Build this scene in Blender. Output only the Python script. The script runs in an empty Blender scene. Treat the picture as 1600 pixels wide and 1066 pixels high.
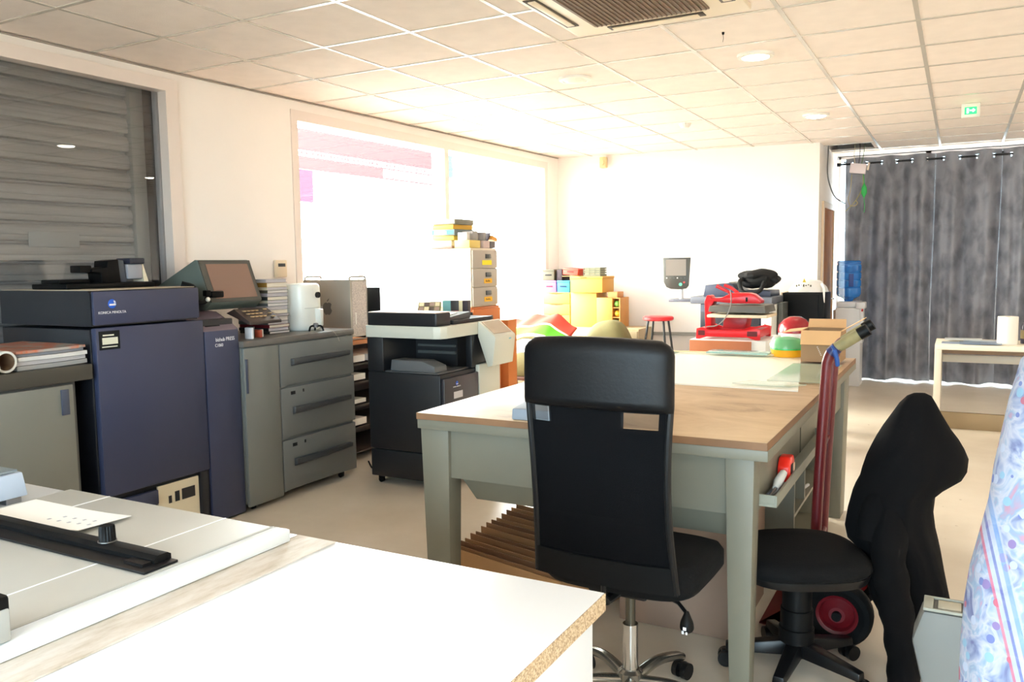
import bpy, bmesh, math, random
from mathutils import Vector, Matrix, noise
from math import pi, sin, cos, radians, sqrt, atan2
random.seed(11)
SC = bpy.context.scene
COL = SC.collection

# ---------------------------------------------------------------- materials
def lin(c):
    out = []
    for v in c:
        v = v / 255.0
        out.append(v / 12.92 if v <= 0.04045 else ((v + 0.055) / 1.055) ** 2.4)
    return (out[0], out[1], out[2], 1.0)

MATS = {}
def mat(name, col, rough=0.5, metal=0.0, var=0.0, vscale=5.0, bump=0.0, bscale=60.0, spec=0.5, coat=0.0, sheen=0.0):
    if name in MATS:
        return MATS[name]
    m = bpy.data.materials.new(name)
    m.use_nodes = True
    nt = m.node_tree
    b = nt.nodes['Principled BSDF']
    b.inputs['Base Color'].default_value = lin(col)
    b.inputs['Roughness'].default_value = rough
    b.inputs['Metallic'].default_value = metal
    b.inputs['Specular IOR Level'].default_value = spec
    b.inputs['Coat Weight'].default_value = coat
    b.inputs['Sheen Weight'].default_value = sheen
    tc = nt.nodes.new('ShaderNodeTexCoord')
    if var > 0:
        n = nt.nodes.new('ShaderNodeTexNoise')
        n.inputs['Scale'].default_value = vscale
        n.inputs['Detail'].default_value = 5.0
        r = nt.nodes.new('ShaderNodeValToRGB')
        c = lin(col)
        r.color_ramp.elements[0].position = 0.3
        r.color_ramp.elements[1].position = 0.7
        r.color_ramp.elements[0].color = (c[0] * (1 - var), c[1] * (1 - var), c[2] * (1 - var), 1)
        r.color_ramp.elements[1].color = (min(1, c[0] * (1 + var)), min(1, c[1] * (1 + var)), min(1, c[2] * (1 + var)), 1)
        nt.links.new(tc.outputs['Object'], n.inputs['Vector'])
        nt.links.new(n.outputs['Fac'], r.inputs['Fac'])
        nt.links.new(r.outputs['Color'], b.inputs['Base Color'])
    if bump > 0:
        n2 = nt.nodes.new('ShaderNodeTexNoise')
        n2.inputs['Scale'].default_value = bscale
        n2.inputs['Detail'].default_value = 3.0
        bp = nt.nodes.new('ShaderNodeBump')
        bp.inputs['Strength'].default_value = bump
        bp.inputs['Distance'].default_value = 0.01
        nt.links.new(tc.outputs['Object'], n2.inputs['Vector'])
        nt.links.new(n2.outputs['Fac'], bp.inputs['Height'])
        nt.links.new(bp.outputs['Normal'], b.inputs['Normal'])
    MATS[name] = m
    return m

def mat_emit(name, col, strength):
    if name in MATS:
        return MATS[name]
    m = bpy.data.materials.new(name)
    m.use_nodes = True
    nt = m.node_tree
    b = nt.nodes['Principled BSDF']
    b.inputs['Base Color'].default_value = lin(col)
    b.inputs['Emission Color'].default_value = lin(col)
    b.inputs['Emission Strength'].default_value = strength
    MATS[name] = m
    return m

def mat_pane(name, tint=(255, 255, 255), refl=1.0):
    """thin clear pane: transparent, with a fresnel reflection"""
    if name in MATS:
        return MATS[name]
    m = bpy.data.materials.new(name)
    m.use_nodes = True
    nt = m.node_tree
    for n in list(nt.nodes):
        nt.nodes.remove(n)
    out = nt.nodes.new('ShaderNodeOutputMaterial')
    mx = nt.nodes.new('ShaderNodeMixShader')
    tr = nt.nodes.new('ShaderNodeBsdfTransparent')
    gl = nt.nodes.new('ShaderNodeBsdfGlossy')
    fr = nt.nodes.new('ShaderNodeFresnel')
    ma = nt.nodes.new('ShaderNodeMath')
    ma.operation = 'MULTIPLY'
    ma.inputs[1].default_value = refl
    ma.use_clamp = True
    ge = nt.nodes.new('ShaderNodeNewGeometry')
    io = nt.nodes.new('ShaderNodeMapRange')
    io.inputs['To Min'].default_value = 1.5
    io.inputs['To Max'].default_value = 1.0 / 1.5
    nt.links.new(ge.outputs['Backfacing'], io.inputs['Value'])
    nt.links.new(io.outputs['Result'], fr.inputs['IOR'])
    tr.inputs['Color'].default_value = lin(tint)
    gl.inputs['Roughness'].default_value = 0.0
    nt.links.new(fr.outputs[0], ma.inputs[0])
    nt.links.new(ma.outputs[0], mx.inputs[0])
    nt.links.new(tr.outputs[0], mx.inputs[1])
    nt.links.new(gl.outputs[0], mx.inputs[2])
    nt.links.new(mx.outputs[0], out.inputs['Surface'])
    MATS[name] = m
    return m

def mat_mix_clear(name, col, clear, rough=0.6, scale=0.0):
    """solid mixed with see-through (mesh cloth, thin plastic)"""
    if name in MATS:
        return MATS[name]
    m = bpy.data.materials.new(name)
    m.use_nodes = True
    nt = m.node_tree
    b = nt.nodes['Principled BSDF']
    out = nt.nodes['Material Output']
    b.inputs['Base Color'].default_value = lin(col)
    b.inputs['Roughness'].default_value = rough
    mx = nt.nodes.new('ShaderNodeMixShader')
    tr = nt.nodes.new('ShaderNodeBsdfTransparent')
    mx.inputs[0].default_value = clear
    nt.links.new(b.outputs[0], mx.inputs[1])
    nt.links.new(tr.outputs[0], mx.inputs[2])
    nt.links.new(mx.outputs[0], out.inputs['Surface'])
    if scale > 0:
        tc = nt.nodes.new('ShaderNodeTexCoord')
        vo = nt.nodes.new('ShaderNodeTexVoronoi')
        vo.inputs['Scale'].default_value = scale
        vo.inputs['Randomness'].default_value = 0.1
        lt = nt.nodes.new('ShaderNodeMath')
        lt.operation = 'LESS_THAN'
        lt.inputs[1].default_value = clear
        nt.links.new(tc.outputs['Object'], vo.inputs['Vector'])
        nt.links.new(vo.outputs['Distance'], lt.inputs[0])
        nt.links.new(lt.outputs[0], mx.inputs[0])
    MATS[name] = m
    return m

def ramp_mat(name, coords, tex, stops, rough=0.5, bump=0.0, scale=(1, 1, 1), rough2=None):
    """tex(nt) builds a texture node and returns its fac output; stops = [(pos, rgb)]"""
    if name in MATS:
        return MATS[name]
    m = bpy.data.materials.new(name)
    m.use_nodes = True
    nt = m.node_tree
    b = nt.nodes['Principled BSDF']
    b.inputs['Roughness'].default_value = rough
    tc = nt.nodes.new('ShaderNodeTexCoord')
    mp = nt.nodes.new('ShaderNodeMapping')
    mp.inputs['Scale'].default_value = scale
    nt.links.new(tc.outputs[coords], mp.inputs['Vector'])
    fac = tex(nt, mp.outputs['Vector'])
    r = nt.nodes.new('ShaderNodeValToRGB')
    while len(r.color_ramp.elements) < len(stops):
        r.color_ramp.elements.new(0.5)
    for e, (p, c) in zip(r.color_ramp.elements, stops):
        e.position = p
        e.color = lin(c)
    nt.links.new(fac, r.inputs['Fac'])
    nt.links.new(r.outputs['Color'], b.inputs['Base Color'])
    if bump > 0:
        bp = nt.nodes.new('ShaderNodeBump')
        bp.inputs['Strength'].default_value = bump
        bp.inputs['Distance'].default_value = 0.01
        nt.links.new(fac, bp.inputs['Height'])
        nt.links.new(bp.outputs['Normal'], b.inputs['Normal'])
    MATS[name] = m
    return m

def t_noise(scale, detail=4, rough=0.5, dist=0.0):
    def f(nt, vec):
        n = nt.nodes.new('ShaderNodeTexNoise')
        n.inputs['Scale'].default_value = scale
        n.inputs['Detail'].default_value = detail
        n.inputs['Roughness'].default_value = rough
        n.inputs['Distortion'].default_value = dist
        nt.links.new(vec, n.inputs['Vector'])
        return n.outputs['Fac']
    return f

def t_voro(scale, rnd=1.0):
    def f(nt, vec):
        n = nt.nodes.new('ShaderNodeTexVoronoi')
        n.inputs['Scale'].default_value = scale
        n.inputs['Randomness'].default_value = rnd
        nt.links.new(vec, n.inputs['Vector'])
        sp = nt.nodes.new('ShaderNodeSeparateColor')
        nt.links.new(n.outputs['Color'], sp.inputs['Color'])
        return sp.outputs[0]
    return f

# ---------------------------------------------------------------- geometry
def BM():
    return bmesh.new()

def join(bm, tmp, M=None, mi=0):
    vm = {}
    for v in tmp.verts:
        vm[v] = bm.verts.new(M @ v.co if M is not None else v.co)
    for f in tmp.faces:
        try:
            nf = bm.faces.new([vm[v] for v in f.verts])
            nf.material_index = mi if mi else f.material_index
            nf.smooth = f.smooth
        except ValueError:
            pass
    tmp.free()
    return bm

def box(bm, x0, x1, y0, y1, z0, z1, bv=0.0, seg=2, M=None, mi=0):
    t = BM()
    vs = [t.verts.new((x, y, z)) for x in (x0, x1) for y in (y0, y1) for z in (z0, z1)]
    for q in ((0, 1, 3, 2), (4, 6, 7, 5), (0, 4, 5, 1), (2, 3, 7, 6), (0, 2, 6, 4), (1, 5, 7, 3)):
        t.faces.new([vs[i] for i in q])
    bmesh.ops.recalc_face_normals(t, faces=t.faces)
    if bv > 0:
        bmesh.ops.bevel(t, geom=list(t.edges), offset=bv, segments=seg, profile=0.5, affect='EDGES', clamp_overlap=True)
    return join(bm, t, M, mi)

def hexa(bm, p, bv=0.0, M=None, mi=0):
    """8 points: bottom ring 0-3 counter-clockwise, top ring 4-7"""
    t = BM()
    vs = [t.verts.new(q) for q in p]
    for q in ((3, 2, 1, 0), (4, 5, 6, 7), (0, 1, 5, 4), (1, 2, 6, 5), (2, 3, 7, 6), (3, 0, 4, 7)):
        t.faces.new([vs[i] for i in q])
    bmesh.ops.recalc_face_normals(t, faces=t.faces)
    if bv > 0:
        bmesh.ops.bevel(t, geom=list(t.edges), offset=bv, segments=2, profile=0.5, affect='EDGES', clamp_overlap=True)
    return join(bm, t, M, mi)

def prism(bm, poly, axis, a, b, bv=0.0, M=None, mi=0):
    """extrude a polygon: axis 'x': poly=(y,z); 'y': poly=(x,z); 'z': poly=(x,y)"""
    t = BM()
    def P(q, h):
        if axis == 'x':
            return (h, q[0], q[1])
        if axis == 'y':
            return (q[0], h, q[1])
        return (q[0], q[1], h)
    lo = [t.verts.new(P(q, a)) for q in poly]
    hi = [t.verts.new(P(q, b)) for q in poly]
    n = len(poly)
    t.faces.new(lo)
    t.faces.new(hi)
    for i in range(n):
        t.faces.new([lo[i], lo[(i + 1) % n], hi[(i + 1) % n], hi[i]])
    bmesh.ops.recalc_face_normals(t, faces=t.faces)
    if bv > 0:
        bmesh.ops.bevel(t, geom=list(t.edges), offset=bv, segments=2, profile=0.5, affect='EDGES', clamp_overlap=True)
    return join(bm, t, M, mi)

def frame_of(d):
    d = d.normalized()
    u = d.orthogonal().normalized()
    return u, d.cross(u)

def tube(bm, pts, r, n=10, closed=False, cap=True, mi=0, smooth=True):
    pts = [Vector(p) for p in pts]
    m = len(pts)
    rs = r if isinstance(r, (list, tuple)) else [r] * m
    tan = []
    for i in range(m):
        if closed:
            tan.append((pts[(i + 1) % m] - pts[(i - 1) % m]).normalized())
        else:
            tan.append((pts[min(i + 1, m - 1)] - pts[max(i - 1, 0)]).normalized())
    u = tan[0].orthogonal().normalized()
    rings = []
    for i in range(m):
        u = (u - tan[i] * u.dot(tan[i]))
        u = u.normalized() if u.length > 1e-6 else tan[i].orthogonal().normalized()
        v = tan[i].cross(u)
        rings.append([bm.verts.new(pts[i] + (u * cos(2 * pi * k / n) + v * sin(2 * pi * k / n)) * rs[i]) for k in range(n)])
    for i in range(m if closed else m - 1):
        A, B = rings[i], rings[(i + 1) % m]
        for k in range(n):
            f = bm.faces.new([A[k], A[(k + 1) % n], B[(k + 1) % n], B[k]])
            f.smooth = smooth
            f.material_index = mi
    if cap and not closed:
        f = bm.faces.new(list(reversed(rings[0])))
        f.material_index = mi
        f = bm.faces.new(rings[-1])
        f.material_index = mi
    return bm

def cyl(bm, p0, p1, r0, r1=None, n=20, mi=0):
    return tube(bm, [p0, p1], [r0, r0 if r1 is None else r1], n, mi=mi)

def spline(pts, n=8):
    """Catmull-Rom through the points"""
    P = [Vector(p) for p in pts]
    P = [P[0] * 2 - P[1]] + P + [P[-1] * 2 - P[-2]]
    out = []
    for i in range(1, len(P) - 2):
        for k in range(n):
            t = k / n
            a, b, c, d = P[i - 1], P[i], P[i + 1], P[i + 2]
            out.append(0.5 * ((2 * b) + (c - a) * t + (2 * a - 5 * b + 4 * c - d) * t * t + (3 * b - a - 3 * c + d) * t ** 3))
    out.append(P[-2])
    return out

def lathe(bm, prof, c=(0, 0, 0), n=28, mi=0, M=None):
    t = BM()
    rings = []
    for r, z in prof:
        rings.append([t.verts.new((r * cos(2 * pi * k / n), r * sin(2 * pi * k / n), z)) for k in range(n)])
    for A, B in zip(rings, rings[1:]):
        for k in range(n):
            f = t.faces.new([A[k], A[(k + 1) % n], B[(k + 1) % n], B[k]])
            f.smooth = True
    if prof[0] == prof[-1]:
        pass
    else:
        t.faces.new(list(reversed(rings[0])))
        t.faces.new(rings[-1])
    bmesh.ops.remove_doubles(t, verts=t.verts, dist=1e-6)
    bmesh.ops.recalc_face_normals(t, faces=t.faces)
    MM = Matrix.Translation(c) if M is None else Matrix.Translation(c) @ M
    return join(bm, t, MM, mi)

def loft(bm, rings, cap=True, mi=0, close_ring=True):
    R = [[bm.verts.new(p) for p in ring] for ring in rings]
    n = len(R[0])
    for A, B in zip(R, R[1:]):
        for k in range(n if close_ring else n - 1):
            f = bm.faces.new([A[k], A[(k + 1) % n], B[(k + 1) % n], B[k]])
            f.smooth = True
            f.material_index = mi
    if cap and close_ring:
        bm.faces.new(list(reversed(R[0])))
        bm.faces.new(R[-1])
    return bm

def sheet(bm, fn, nu, nv, th=0.0, mi=0, skip=None):
    """grid surface fn(u,v); with th a closed slab along its normals"""
    G = [[Vector(fn(i / nu, j / nv)) for j in range(nv + 1)] for i in range(nu + 1)]
    top = [[bm.verts.new(p) for p in row] for row in G]
    def quads(V, flip):
        for i in range(nu):
            for j in range(nv):
                if skip and skip((i + .5) / nu, (j + .5) / nv):
                    continue
                q = [V[i][j], V[i + 1][j], V[i + 1][j + 1], V[i][j + 1]]
                f = bm.faces.new(q if not flip else list(reversed(q)))
                f.smooth = True
                f.material_index = mi
    quads(top, False)
    if th > 0:
        N = []
        for i in range(nu + 1):
            row = []
            for j in range(nv + 1):
                du = G[min(i + 1, nu)][j] - G[max(i - 1, 0)][j]
                dv = G[i][min(j + 1, nv)] - G[i][max(j - 1, 0)]
                c = du.cross(dv)
                row.append(c.normalized() if c.length > 1e-9 else Vector((0, 0, 1)))
            N.append(row)
        bot = [[bm.verts.new(G[i][j] - N[i][j] * th) for j in range(nv + 1)] for i in range(nu + 1)]
        quads(bot, True)
        def side(a, b, c, d):
            bm.faces.new([a, b, c, d])
        for i in range(nu):
            side(top[i + 1][0], top[i][0], bot[i][0], bot[i + 1][0])
            side(top[i][nv], top[i + 1][nv], bot[i + 1][nv], bot[i][nv])
        for j in range(nv):
            side(top[0][j], top[0][j + 1], bot[0][j + 1], bot[0][j])
            side(top[nu][j + 1], top[nu][j], bot[nu][j], bot[nu][j + 1])
    return bm

def blob(bm, c, s, e=2.6, n=28, m=16, amp=0.0, freq=3.0, seed=0.0, M=None, mi=0, flat=None):
    """superellipsoid cushion with wrinkles"""
    t = BM()
    def pw(v, p):
        return math.copysign(abs(v) ** p, v)
    rings = []
    for j in range(m + 1):
        ph = -pi / 2 + pi * j / m
        ring = []
        for i in range(n):
            th = 2 * pi * i / n
            p = Vector((s[0] * pw(cos(ph), 2 / e) * pw(cos(th), 2 / e), s[1] * pw(cos(ph), 2 / e) * pw(sin(th), 2 / e), s[2] * pw(sin(ph), 1.0)))
            if amp:
                d = noise.noise(Vector((p.x * freq + seed, p.y * freq, p.z * freq)))
                p *= 1 + amp * d
            if flat is not None and p.z < flat:
                p.z = flat
            ring.append(t.verts.new(p))
        rings.append(ring)
    for A, B in zip(rings, rings[1:]):
        for k in range(n):
            f = t.faces.new([A[k], A[(k + 1) % n], B[(k + 1) % n], B[k]])
            f.smooth = True
    bmesh.ops.remove_doubles(t, verts=t.verts, dist=1e-5)
    bmesh.ops.recalc_face_normals(t, faces=t.faces)
    MM = Matrix.Translation(c) if M is None else Matrix.Translation(c) @ M
    return join(bm, t, MM, mi)

# ---------------------------------------------------------------- objects
def root_of(o):
    while o.parent is not None:
        o = o.parent
    return o

def obj(name, bm, m, parent=None, local=False, sharp=35.0, recalc=True):
    """link a bmesh as ONE mesh object; coordinates are world ones unless local"""
    if recalc:
        bmesh.ops.recalc_face_normals(bm, faces=bm.faces)
    if parent is not None and not local:
        d = root_of(parent).location
        bmesh.ops.translate(bm, vec=(-d[0], -d[1], -d[2]), verts=bm.verts)
    me = bpy.data.meshes.new(name)
    bm.to_mesh(me)
    bm.free()
    for x in (m if isinstance(m, (list, tuple)) else [m]):
        me.materials.append(x)
    me.polygons.foreach_set('use_smooth', [True] * len(me.polygons))
    me.set_sharp_from_angle(angle=radians(sharp))
    o = bpy.data.objects.new(name, me)
    COL.objects.link(o)
    if parent is not None:
        o.parent = parent
    return o

def tag(o, label, cat, group=None, kind=None):
    o['label'] = label
    o['category'] = cat
    if group:
        o['group'] = group
    if kind:
        o['kind'] = kind
    return o

def one(name, bm, m, label, cat, loc=None, group=None, kind=None, sharp=35.0):
    """a thing that is one mesh; its origin goes to the middle of its base"""
    if loc is None:
        xs = [v.co for v in bm.verts]
        lo = [min(p[i] for p in xs) for i in range(3)]
        hi = [max(p[i] for p in xs) for i in range(3)]
        loc = ((lo[0] + hi[0]) / 2, (lo[1] + hi[1]) / 2, lo[2])
    bmesh.ops.translate(bm, vec=(-loc[0], -loc[1], -loc[2]), verts=bm.verts)
    o = obj(name, bm, m, None, True, sharp)
    o.location = loc
    return tag(o, label, cat, group, kind)

def thing(name, label, cat, loc, rz=0.0, group=None):
    o = bpy.data.objects.new(name, None)
    o.empty_display_size = 0.1
    COL.objects.link(o)
    o.location = loc
    o.rotation_euler = (0, 0, rz)
    return tag(o, label, cat, group)

def struct(name, bm, m, parent=None, sharp=35.0):
    o = obj(name, bm, m, parent, False, sharp)
    if parent is None:
        o['kind'] = 'structure'
    return o

def sroot(name, loc=(0, 0, 0)):
    o = bpy.data.objects.new(name, None)
    COL.objects.link(o)
    o.location = loc
    o['kind'] = 'structure'
    return o

def dup(root, loc, label=None, rz=None):
    r = root.copy()
    COL.objects.link(r)
    r.location = loc
    if rz is not None:
        r.rotation_euler = (0, 0, rz)
    if label:
        r['label'] = label
    def kids(a, b):
        for ch in [c for c in bpy.data.objects if c.parent == a]:
            c = ch.copy()
            COL.objects.link(c)
            c.parent = b
            kids(ch, c)
    kids(root, r)
    return r

def lettering(name, s, size, loc, face, m, parent, ext=0.0006, align='CENTER', rot=0.0, sx=1.0, local=False):
    cu = bpy.data.curves.new(name, 'FONT')
    cu.body = s
    cu.size = size
    cu.extrude = ext
    cu.align_x = align
    cu.align_y = 'CENTER'
    tmp = bpy.data.objects.new(name, cu)
    COL.objects.link(tmp)
    dg = bpy.context.evaluated_depsgraph_get()
    me = bpy.data.meshes.new_from_object(tmp.evaluated_get(dg))
    bpy.data.objects.remove(tmp)
    bpy.data.curves.remove(cu)
    me.name = name
    A = {'+X': Matrix(((0, 0, 1), (1, 0, 0), (0, 1, 0))), '-Y': Matrix(((1, 0, 0), (0, 0, -1), (0, 1, 0))),
         '+Z': Matrix(((1, 0, 0), (0, 1, 0), (0, 0, 1))), '-X': Matrix(((0, 0, -1), (-1, 0, 0), (0, 1, 0)))}[face].to_4x4()
    me.transform(Matrix.Translation(loc) @ A @ Matrix.Rotation(rot, 4, 'Z') @ Matrix.Diagonal((sx, 1, 1, 1)))
    if not local:
        d = root_of(parent).location
        me.transform(Matrix.Translation((-d[0], -d[1], -d[2])))
    me.materials.clear()
    me.materials.append(m)
    o = bpy.data.objects.new(name, me)
    COL.objects.link(o)
    o.parent = parent
    return o

def caster(parent, x, y, m, r=0.03, z=0.0, local=False):
    b = BM()
    cyl(b, (x, y - 0.012, z + r), (x, y + 0.012, z + r), r, n=16)
    box(b, x - 0.015, x + 0.015, y - 0.02, y + 0.02, z + r * 1.2, z + 2 * r + 0.015, 0.004)
    return obj('caster', b, m, parent, local)
WORLD = 6.5
WORLD_SOUTH = 13.0
WORLD_WEST = 23.0
EXPOSURE = 0.92
# ================================================================ common materials
M_WALL = mat('wall_paint', (240, 233, 227), 0.75, var=0.02, vscale=2, bump=0.03, bscale=120)
M_TILE = mat('ceiling_tile', (240, 229, 221), 0.9, var=0.03, vscale=9, bump=0.12, bscale=160)
M_BAR = mat('ceiling_bar', (205, 198, 188), 0.22, metal=0.0, spec=0.7)
M_WFRAME = mat('window_frame_white', (226, 214, 206), 0.4)
M_PANE = mat_pane('window_glass', (246, 250, 248))
M_BLACK = mat('black_plastic', (8, 8, 9), 0.5, var=0.1, vscale=30, spec=.18)
M_BLACKSAT = mat('black_satin', (14, 14, 16), 0.35, spec=.35)
M_RUBBER = mat('black_rubber', (14, 14, 15), 0.8, spec=.2)
M_CHROME = mat('chrome', (205, 205, 205), 0.16, metal=1.0)
M_STEEL = mat('brushed_steel', (150, 150, 150), 0.35, metal=1.0)
M_WHITE = mat('white_plastic', (232, 230, 222), 0.4)
M_WHITEPAPER = mat('white_paper', (238, 236, 230), 0.8)
M_CARD = mat('cardboard', (176, 134, 90), 0.85, var=0.06, vscale=4)
M_CARD2 = mat('cardboard_light', (214, 172, 124), 0.85, var=0.05, vscale=4)
M_TEXTW = mat('white_print', (225, 225, 230), 0.6)
M_DARK = mat('dark_void', (12, 12, 13), 0.9)

def floor_mat():
    m = bpy.data.materials.new('floor_vinyl')
    m.use_nodes = True
    nt = m.node_tree
    b = nt.nodes['Principled BSDF']
    tc = nt.nodes.new('ShaderNodeTexCoord')
    n = nt.nodes.new('ShaderNodeTexNoise')
    n.inputs['Scale'].default_value = 1.6
    n.inputs['Detail'].default_value = 8
    n.inputs['Roughness'].default_value = 0.62
    r = nt.nodes.new('ShaderNodeValToRGB')
    r.color_ramp.elements[0].position = 0.28
    r.color_ramp.elements[0].color = lin((212, 200, 182))
    r.color_ramp.elements[1].position = 0.72
    r.color_ramp.elements[1].color = lin((232, 222, 206))
    n2 = nt.nodes.new('ShaderNodeTexNoise')
    n2.inputs['Scale'].default_value = 14
    n2.inputs['Detail'].default_value = 6
    r2 = nt.nodes.new('ShaderNodeMapRange')
    r2.inputs['To Min'].default_value = 0.24
    r2.inputs['To Max'].default_value = 0.36
    nt.links.new(tc.outputs['Object'], n.inputs['Vector'])
    nt.links.new(tc.outputs['Object'], n2.inputs['Vector'])
    nt.links.new(n.outputs['Fac'], r.inputs['Fac'])
    nt.links.new(r.outputs['Color'], b.inputs['Base Color'])
    nt.links.new(n2.outputs['Fac'], r2.inputs['Value'])
    nt.links.new(r2.outputs['Result'], b.inputs['Roughness'])
    return m
M_FLOOR = floor_mat()

# ================================================================ room shell
ZC = 2.80
def XL(y):
    return -4.63 if y <= 4.0 else -4.63 + (y - 4.0) * 0.0387
b = BM(); box(b, -4.95, 3.6, -2.8, 11.6, -0.1, 0.0)
struct('floor', b, M_FLOOR)
b = BM(); box(b, -40, 40, -40, 50, -0.25, -0.12)
struct('ground', b, mat('pavement_outside', (196, 184, 172), 0.9, var=0.08, vscale=2))

def plan(b, p, z0, z1):
    prism(b, p, 'z', z0, z1)
# left wall: two glazed openings, a pier between them
b = BM()
T = 0.24
def seg(y0, y1, z0, z1):
    plan(b, [(XL(y0), y0), (XL(y1), y1), (XL(y1) - T, y1), (XL(y0) - T, y0)], z0, z1)
seg(-2.8, -1.2, 0, ZC + .3); seg(-1.2, 3.89, 0, .3); seg(-1.2, 3.89, 2.74, ZC + .3); seg(3.89, 4.0, 0, ZC + .3)
seg(4.0, 4.93, 0, ZC + .3); seg(4.93, 9.14, 0, .25); seg(4.93, 9.14, 2.72, ZC + .3); seg(9.14, 9.5, 0, ZC + .3)
struct('wall_left', b, M_WALL)
b = BM()
plan(b, [(-4.42, 9.42), (-1.41, 9.86), (-1.41, 10.06), (-4.7, 9.66)], 0, ZC + .3)
struct('wall_back', b, M_WALL)
b = BM(); box(b, -1.56, -1.41, 10.0601, 11.6, 0, ZC + .3)
struct('wall_return', b, M_WALL)
b = BM()
box(b, -1.41, 3.6, 11.36, 11.6, 0, .06); box(b, -1.41, 3.6, 11.36, 11.6, 2.80, ZC + .3); box(b, 2.7, 3.6, 11.36, 11.6, .06, 2.80)
struct('wall_far', b, M_WALL)
b = BM(); box(b, 3.4, 3.6, -2.8, 11.36, 0, ZC + .3)
struct('wall_right', b, M_WALL)
b = BM()
box(b, -4.63, 3.4, -2.8, -2.6, 0, .3); box(b, -4.63, 3.4, -2.8, -2.6, 2.5, ZC + .3)
box(b, -4.63, -2.8, -2.8, -2.6, .3, 2.5); box(b, 2.6, 3.4, -2.8, -2.6, .3, 2.5)
struct('wall_front', b, M_WALL)

# ceiling: tiles around one missing panel, T-bars below, dark void above
HX0, HX1, HY0, HY1 = -1.40, -0.92, 10.16, 10.78
b = BM()
for (x0, x1, y0, y1) in ((-4.9, HX0, -2.8, 11.6), (HX1, 3.6, -2.8, 11.6), (HX0, HX1, -2.8, HY0), (HX0, HX1, HY1, 11.6)):
    box(b, x0, x1, y0, y1, ZC, ZC + .02)
struct('ceiling', b, M_TILE)
b = BM(); box(b, -4.9, 3.6, -2.8, 11.6, 3.12, 3.3)
struct('roof', b, mat('void_concrete', (60, 52, 48), 0.9))
b = BM()
gx, gy, P_ = -0.242, 5.162, 0.6245
k = -7
while gx + k * P_ < 3.4:
    x = gx + k * P_
    if x > -4.6:
        if HX0 < x < HX1:
            box(b, x - .012, x + .012, -2.6, HY0, ZC - .004, ZC - .0002)
        else:
            y1 = 11.36 if x > -1.41 else 9.42 + (x + 4.42) * .146
            box(b, x - .012, x + .012, -2.6, y1, ZC - .004, ZC - .0002)
    k += 1
k = -12
while gy + k * P_ < 11.3:
    y = gy + k * P_
    if y > -2.6:
        x0 = XL(y) if y < 9.42 else (-4.42 + (y - 9.42) / .146 if y < 9.86 else -1.41)
        box(b, x0, 3.4, y - .012, y + .012, ZC - .0045, ZC - .0003)
    k += 1
struct('trim_1', b, M_BAR)
# perimeter bead along the left wall
b = BM()
plan(b, [(-4.63, -2.6), (-4.63, 4.0), (XL(9.4), 9.4), (XL(9.4) + .02, 9.4), (-4.61, 4.0), (-4.61, -2.6)], ZC - .012, ZC - .0051)
struct('trim_2', b, mat('bead_dark', (150, 140, 130), 0.5))

# ---------------- window 1: shop glass with a closed roller shutter right behind it
w = sroot('window_1', (-4.66, 1.3, .3))
b = BM()
box(b, -4.70, -4.60, 3.79, 3.885, .3, 2.74); box(b, -4.70, -4.60, -1.2, -1.1, .3, 2.74)
box(b, -4.70, -4.60, -1.1, 3.79, 2.66, 2.74); box(b, -4.70, -4.60, -1.1, 3.79, .3, .38)
struct('window_frame', b, M_WFRAME, w)
b = BM(); box(b, -4.685, -4.679, -1.1, 3.79, .38, 2.66)
struct('glass_pane', b, mat_pane('window_glass_single', (240, 240, 241), 1.3), w)
# corrugated slats
prof = []
z = 0.12
per = 0.118
while z < 2.76:
    for (dz, dx) in ((0, -.004), (.008, -.034), (.020, -.034), (.026, .006), (.045, .012), (.058, .006), (.064, .012), (.092, .008), (.108, .0)):
        prof.append((-4.83 + dx, z + dz))
    z += per
b = BM()
R0 = [b.verts.new((x, -1.2, zz)) for x, zz in prof]
R1 = [b.verts.new((x, 3.72, zz)) for x, zz in prof]
for i in range(len(prof) - 1):
    b.faces.new([R0[i], R1[i], R1[i + 1], R0[i + 1]])
sh_m = ramp_mat('shutter_grey', 'Object', t_noise(3, 6, .6), [(.3, (150, 149, 146)), (.7, (174, 173, 170))], 0.5, scale=(1, .6, 9))
struct('roller_shutter', b, sh_m, w, sharp=60)
b = BM(); box(b, -4.86, -4.79, 3.66, 3.76, .1, 2.76, .006)
struct('guide_rail', b, mat('rail_grey', (150, 152, 148), .45, metal=.3), w)
b = BM(); box(b, -4.823, -4.815, 2.95, 3.27, 1.64, 1.73, .003)
struct('lock_plate', b, mat('lock_plate', (160, 162, 160), .5), w)
b = BM(); box(b, -4.88, -4.865, -1.3, 3.95, 0, 3)
struct('window_backing', b, M_DARK, w)

# ---------------- window 2: bright shop window, two panes, printed film on the glass
w = sroot('window_2', (-4.55, 7, .25))
def XW(y):
    return XL(y) - .05
b = BM()
def wseg(bb, y0, y1, z0, z1, t=.10, o=.0):
    plan(bb, [(XW(y0) + .055 + o, y0), (XW(y1) + .055 + o, y1), (XW(y1) - t + .055, y1), (XW(y0) - t + .055, y0)], z0, z1)
wseg(b, 4.932, 5.0, .25, 2.72); wseg(b, 9.06, 9.138, .25, 2.72); wseg(b, 6.98, 7.05, .33, 2.64)
wseg(b, 5.0, 9.06, 2.64, 2.72); wseg(b, 5.0, 9.06, .25, .33)
struct('window_frame', b, M_WFRAME, w)
for (y0, y1) in ((5.0, 6.98), (7.05, 9.06)):
    b = BM(); plan(b, [(XW(y0), y0), (XW(y1), y1), (XW(y1) - .006, y1), (XW(y0) - .006, y0)], .33, 2.64)
    struct('glass_pane', b, M_PANE, w)
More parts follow.
